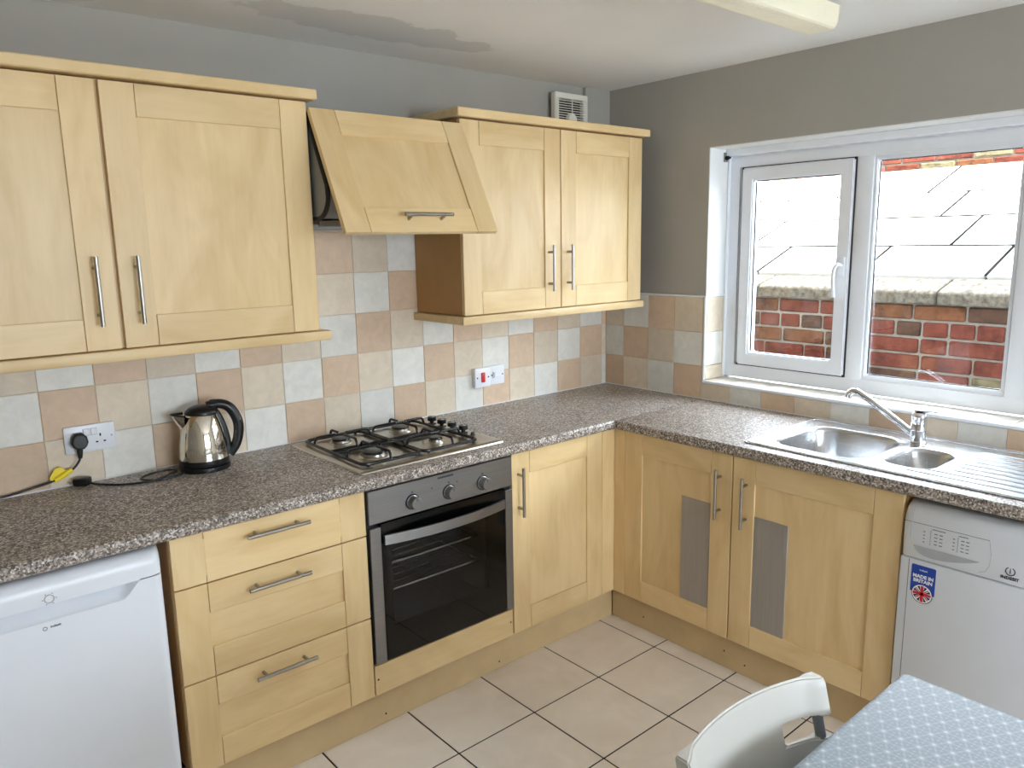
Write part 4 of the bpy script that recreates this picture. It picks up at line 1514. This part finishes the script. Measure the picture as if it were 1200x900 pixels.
secs = []
for y, ins in ((DY1, 0.024), (DY1-0.003, 0.013), (DY1-0.009, 0.005), (DY1-0.020, 0.0), (DY0+0.020, 0.0), (DY0+0.009, 0.005), (DY0+0.003, 0.013), (DY0, 0.024)):
    row = []
    for x, z in pf:
        xx = min(x+ins, -0.556) if x < -0.557 else x
        zz = z - (ins*0.9 if z > 0.80 else 0)
        row.append(bm.verts.new((xx+0.58, y+2.03, zz-0.76)))
    secs.append(row)
n = len(pf)
for a, b in zip(secs, secs[1:]):
    for k in range(n):
        bm.faces.new((a[k], a[(k+1) % n], b[(k+1) % n], b[k]))
bm.faces.new(secs[0])
bm.faces.new(secs[-1][::-1])
fas = mobj('control_fascia', finish(bm, 'dishwasher_white', smooth=40), dw_, (-0.58, -2.03, 0.76))
ddr = box('door', (DXF, DY0+0.001, 0.10), (-0.556, DY1-0.001, 0.672), 'dishwasher_white', dw_, bevel=0.006, seg=2)
box('kick_panel', (DXF+0.03, DY0+0.004, 0.014), (-0.556, DY1-0.004, 0.096), 'dishwasher_white', dw_, bevel=0.003)
box('door_gap', (-0.585, DY0+0.006, 0.670), (-0.557, DY1-0.006, 0.679), 'seam_grey', dw_, bevel=0)
# vertical seam near the left edge, printed line of the console
box('seam_line', (DXF-0.0006, DY1-0.0285, 0.105), (DXF+0.001, DY1-0.0270, 0.668), 'seam_grey', ddr, bevel=0)
bm = bmesh.new()
add_tube(bm, [(DXF-0.0035+0.6, 0, 0.740-0.74), (DXF-0.0012+0.6, 0, 0.785-0.74), (DXF+0.0035+0.6, 0, 0.812-0.74), (DXF+0.0115+0.6, 0, 0.8283-0.74)], 0.0008, 5)
mobj('seam_line', finish(bm, 'scoop_grey'), fas, (-0.6, DY1-0.0278, 0.74))
tube('console_line', [(DXF-0.0012, DY1-0.004, 0.7845), (DXF-0.0012, -1.975, 0.7845)], 0.0007, 'seam_grey', fas, seg=5)
tube('console_line', [(DXF-0.0012, -1.975, 0.7845), (DXF-0.0030, -1.982, 0.745), (DXF-0.0018, -1.980, 0.712), (DXF-0.0008, -1.970, 0.692), (DXF-0.0004, -1.955, 0.686)], 0.0006, 'scoop_grey', fas, seg=5)
# crescent door grip
loop = []
for k in range(21):
    t = k/20
    loop.append((-0.088 + 0.176*t, 0.0))
for k in range(1, 20):
    t = 1-k/20
    loop.append((-0.088 + 0.176*t, -0.028*(math.sin(math.pi*t**0.62))**0.8))
me = plate_mesh(loop, [], 0.0016, 'scoop_grey', M=M_FACE_X)
mobj('grip_recess', me, fas, (DXF-0.0018, -1.867, 0.7155))
# printed programme table
for colx, sgn in ((-1.806, 1), (-1.838, 1), (-1.852, 1), (-1.886, 1), (-1.909, 1), (-1.922, 1)):
    for q in range(4):
        z = 0.7635 - q*0.0105
        if colx > -1.83:
            s_ = '◦'
        w = 0.0025 if colx > -1.81 or abs(colx+1.886) < 0.001 else 0.0042
        box('printed_mark', (DXF-0.0032, colx-w, z-0.0012), (DXF-0.0015, colx+w, z+0.0012), 'print_grey', fas, bevel=0)
for y in (-1.824, -1.897):
    box('printed_line', (DXF-0.0033, y-0.0004, 0.727), (DXF-0.0015, y+0.0004, 0.772), 'print_grey', fas, bevel=0)
for y, w in ((-1.845, 0.018), (-1.910, 0.012)):
    box('printed_mark', (DXF-0.0028, y-w, 0.7745), (DXF-0.0012, y+w, 0.7765), 'print_grey', fas, bevel=0)
# maker's mark
ro_, ri_ = 0.0125, 0.0098
arc = [(ro_*math.cos(math.radians(a)), ro_*math.sin(math.radians(a))) for a in range(115, 426, 10)] + [(ri_*math.cos(math.radians(a)), ri_*math.sin(math.radians(a))) for a in range(425, 114, -10)]
mobj('logo_ring', plate_mesh(arc, [], 0.0005, 'print_dark', M=M_FACE_X), fas, (DXF-0.0015, -2.031, 0.7125))
mobj('logo_letter', text_mesh('i', 0.022, 'print_dark', M_FACE_X, bold=0.0004), fas, (DXF-0.0020, -2.031, 0.7140))
mobj('lettering', text_mesh('INDESIT', 0.0125, 'print_dark', M_FACE_X, bold=0.0003), fas, (DXF-0.0010, -2.031, 0.6925))
# sticker: blue shield, white lettering, round flag
sy, sx = -1.8125, DXF-0.0004
st = mobj('sticker', plate_mesh([(-0.034, 0.060), (-0.031, 0.063), (0.031, 0.063), (0.034, 0.060), (0.034, -0.022), (-0.034, -0.022)], [], 0.0006, 'sticker_blue', M=M_FACE_X), ddr, (sx, sy, 0.594))
circ = lambda r, n=28: [(r*math.cos(2*math.pi*k/n), r*math.sin(2*math.pi*k/n)) for k in range(n)]
cyz = (sy, 0.594-0.024)
mobj('badge_edge', plate_mesh(circ(0.0295), [], 0.0008, 'sticker_navy', M=M_FACE_X), st, (sx-0.0001, cyz[0], cyz[1]))
mobj('badge_white', plate_mesh(circ(0.0278), [], 0.0008, 'sticker_white', M=M_FACE_X), st, (sx-0.0003, cyz[0], cyz[1]))
def wedge(a0, a1, r=0.0245):
    pts = [(0.0055*math.cos(math.radians((a0+a1)/2))*1.5, 0.0055*math.sin(math.radians((a0+a1)/2))*1.5)]
    for k in range(5):
        a = math.radians(a0+(a1-a0)*k/4)
        pts.append((r*math.cos(a), r*math.sin(a)))
    return pts


for a0, a1 in ((16, 34), (56, 74), (106, 124), (146, 164), (196, 214), (236, 254), (286, 304), (326, 344)):
    mobj('flag_navy', plate_mesh(wedge(a0, a1), [], 0.0008, 'sticker_navy', M=M_FACE_X), st, (sx-0.0005, cyz[0], cyz[1]))
for a in (0, 90):
    pts = [(-0.025, -0.0042), (0.025, -0.0042), (0.025, 0.0042), (-0.025, 0.0042)]
    if a:
        pts = [(y, x) for x, y in pts]
    mobj('flag_red', plate_mesh(pts, [], 0.0008, 'sticker_red', M=M_FACE_X), st, (sx-0.0008, cyz[0], cyz[1]))
for a in (42, 138):
    c_, s_ = math.cos(math.radians(a)), math.sin(math.radians(a))
    pts = [(x*c_-y*s_, x*s_+y*c_) for x, y in ((-0.024, -0.0014), (0.024, -0.0014), (0.024, 0.0014), (-0.024, 0.0014))]
    mobj('flag_red', plate_mesh(pts, [], 0.0008, 'sticker_red', M=M_FACE_X), st, (sx-0.0006, cyz[0], cyz[1]))
mobj('lettering', text_mesh('MADE IN', 0.0145, 'sticker_white', M_FACE_X, bold=0.0005), st, (sx-0.0010, sy, 0.594+0.0285))
mobj('lettering', text_mesh('BRITAIN', 0.0145, 'sticker_white', M_FACE_X, bold=0.0005), st, (sx-0.0010, sy, 0.594+0.0145))
mobj('lettering', text_mesh('indesit', 0.0085, 'sticker_white', M_FACE_X), st, (sx-0.0010, sy, 0.594+0.049))

# ------------------------------------------------------------------ dining table with oilcloth
TBX0, TBX1, TBY0, TBY1, TBZ = -2.56, -1.375, -2.86, -2.072, 0.7455
tb = thing('dining_table', (-1.96, -2.46, 0.0), 'wooden dining table under a pale patterned oilcloth', 'table')
box('tabletop', (TBX0+0.006, TBY0+0.006, 0.72), (TBX1-0.006, TBY1-0.006, TBZ), 'table_wood', tb, bevel=0.003)
for x in (TBX0+0.05, TBX1-0.05):
    for y in (TBY0+0.05, TBY1-0.05):
        box('leg', (x-0.025, y-0.025, 0.0012), (x+0.025, y+0.025, 0.719), 'table_wood', tb, bevel=0.003)
bm = bmesh.new()
# cloth: flat top, softly rounded edge, short wavy overhang
o = Vector((-1.96, -2.46, TBZ))
NL = 44
def cring(off, z, wav):
    pts = rrect(TBX0-off, TBX1+off, TBY0-off, TBY1+off, 0.012+off, 4)
    full = []
    m_ = len(pts)
    for k in range(m_):
        p, q = Vector((*pts[k], 0)), Vector((*pts[(k+1) % m_], 0))
        nn = 24 if (q-p).length > 0.2 else 1
        for s in range(nn):
            full.append(p.lerp(q, s/nn))
    out = []
    for k, p in enumerate(full):
        ww = wav*math.sin(k*0.9)*0.006
        out.append(bm.verts.new((p.x-o.x+ww*(1 if abs(p.x-o.x) > 0.55 else 0), p.y-o.y+ww*(1 if abs(p.y-o.y) > 0.36 else 0), z-o.z)))
    return out


rg = [cring(-0.010, TBZ+0.0022, 0), cring(-0.003, TBZ+0.0018, 0), cring(0.0015, TBZ-0.003, 0), cring(0.0025, TBZ-0.03, 0.2), cring(0.004, TBZ-0.09, 0.6), cring(0.008, TBZ-0.17, 1)]
for a, b in zip(rg, rg[1:]):
    m_ = len(a)
    for k in range(m_):
        bm.faces.new((a[k], a[(k+1) % m_], b[(k+1) % m_], b[k]))
bm.faces.new(rg[0])
mobj('tablecloth', finish(bm, 'oilcloth', smooth=60), None, o, label='pale blue oilcloth with white star pattern covering the table', cat='tablecloth')

# ------------------------------------------------------------------ chair
ch = thing('dining_chair', (-1.797, -2.18, 0.0), 'white plastic chair with grey tube frame tucked under the table', 'chair', rot=(0, 0, math.radians(-3)))
# local frame: +y = back of the chair, x = width
HW = 0.196
def back_y(x, z):
    # plan curve bowed away from the sitter, leaning back with height
    return 0.190 + 0.040*(1-(x/HW)**2) + 0.26*(z-0.80)


def back_panel():
    bm = bmesh.new()
    NXc = 40
    zs_ = [0.50 + 0.01*k for k in range(31)]
    xs_ = [-HW + 2*HW*k/NXc for k in range(NXc+1)]
    SL0, SL1 = 0.694, 0.734
    idx = {}

    def solid(a, b):
        zc = (zs_[a]+zs_[a+1])/2
        xc = (xs_[b]+xs_[b+1])/2
        return not (SL0 < zc < SL1 and abs(xc) > HW-0.098)

    def th(x):
        e = abs(x)/HW
        return 0.0055 + 0.0115*min(1, max(0, (e-0.74)/0.18))**2
    def vert(a, b, side):
        key = (a, b, side)
        if key not in idx:
            x, z = xs_[b], zs_[a]
            top = 0.012*(1-(x/HW)**2)*(1 if z > 0.75 else 0)*(z-0.75)/0.05
            y = back_y(x, z)
            t = th(x)*(0.75 if a in (0, len(zs_)-1) else 1)
            idx[key] = bm.verts.new((x*(1-0.0*a), y + side*t, z))
        return idx[key]
    na, nb = len(zs_)-1, NXc
    for a in range(na):
        for b in range(nb):
            if not solid(a, b):
                continue
            for s in (-1, 1):
                f_ = [vert(a, b, s), vert(a, b+1, s), vert(a+1, b+1, s), vert(a+1, b, s)]
                bm.faces.new(f_ if s < 0 else f_[::-1])
            for (da, db, e0, e1) in ((-1, 0, (a, b), (a, b+1)), (1, 0, (a+1, b), (a+1, b+1)), (0, -1, (a, b), (a+1, b)), (0, 1, (a, b+1), (a+1, b+1))):
                A_, B2_ = a+da, b+db
                if A_ < 0 or B2_ < 0 or A_ >= na or B2_ >= nb or not solid(A_, B2_):
                    bm.faces.new((vert(*e0, -1), vert(*e1, -1), vert(*e1, 1), vert(*e0, 1)))
    bmesh.ops.recalc_face_normals(bm, faces=bm.faces)
    es = [e for e in bm.edges if len(e.link_faces) == 2 and e.calc_face_angle(0) > 1.0]
    bmesh.ops.bevel(bm, geom=es, offset=0.003, segments=2, affect='EDGES')
    return finish(bm, 'chair_white', smooth=50)


mobj('backrest', back_panel(), ch, (0, 0, 0))
# seat pan
bm = bmesh.new()
NS = 16
top, bot = [], []
for a in range(NS+1):
    rt, rb = [], []
    for b in range(NS+1):
        u, v = -1+2*a/NS, -1+2*b/NS
        k = (1-0.06*u*u)
        x = 0.205*v*math.sqrt(1-0.10*u*u)
        y = -0.20 + 0.19*(u+1)*1.0 * math.sqrt(1-0.05*v*v)
        z = 0.450 - 0.012*(1-u*u)*(1-v*v) - (0.02*max(0, -u-0.6))
        rt.append(bm.verts.new((x, y, z)))
        rb.append(bm.verts.new((x, y, z-0.012)))
    top.append(rt)
    bot.append(rb)
for a in range(NS):
    for b in range(NS):
        bm.faces.new((top[a][b], top[a+1][b], top[a+1][b+1], top[a][b+1]))
        bm.faces.new((bot[a][b], bot[a][b+1], bot[a+1][b+1], bot[a+1][b]))
for a in range(NS):
    for s in (0, NS):
        bm.faces.new((top[a][s], top[a+1][s], bot[a+1][s], bot[a][s]))
        bm.faces.new((top[s][a], top[s][a+1], bot[s][a+1], bot[s][a]))
mobj('seat', finish(bm, 'chair_white', smooth=50), ch, (0, 0, 0))
for s in (-1, 1):
    xx = s*(HW-0.016)
    tube('back_leg', spline([(xx, back_y(xx, 0.765), 0.765), (xx, back_y(xx, 0.70), 0.70), (xx, back_y(xx, 0.55), 0.55), (xx, 0.125, 0.43), (xx, 0.15, 0.22), (xx, 0.185, 0.0125)], 5), 0.0100, 'chair_grey', ch, seg=12)
    tube('front_leg', spline([(xx, 0.10, 0.428), (xx, -0.05, 0.428), (xx, -0.165, 0.424), (xx, -0.195, 0.38), (xx, -0.20, 0.2), (xx, -0.205, 0.0125)], 5), 0.0105, 'chair_grey', ch, seg=12)
    tube('foot_cap', [(xx, 0.184, 0.0015), (xx, 0.182, 0.03)], 0.013, 'black_matt', ch, seg=12)
    tube('foot_cap', [(xx, -0.205, 0.0015), (xx, -0.204, 0.03)], 0.013, 'black_matt', ch, seg=12)
tube('cross_bar', [(-HW+0.016, 0.10, 0.428), (HW-0.016, 0.10, 0.428)], 0.009, 'chair_grey', ch, seg=10)
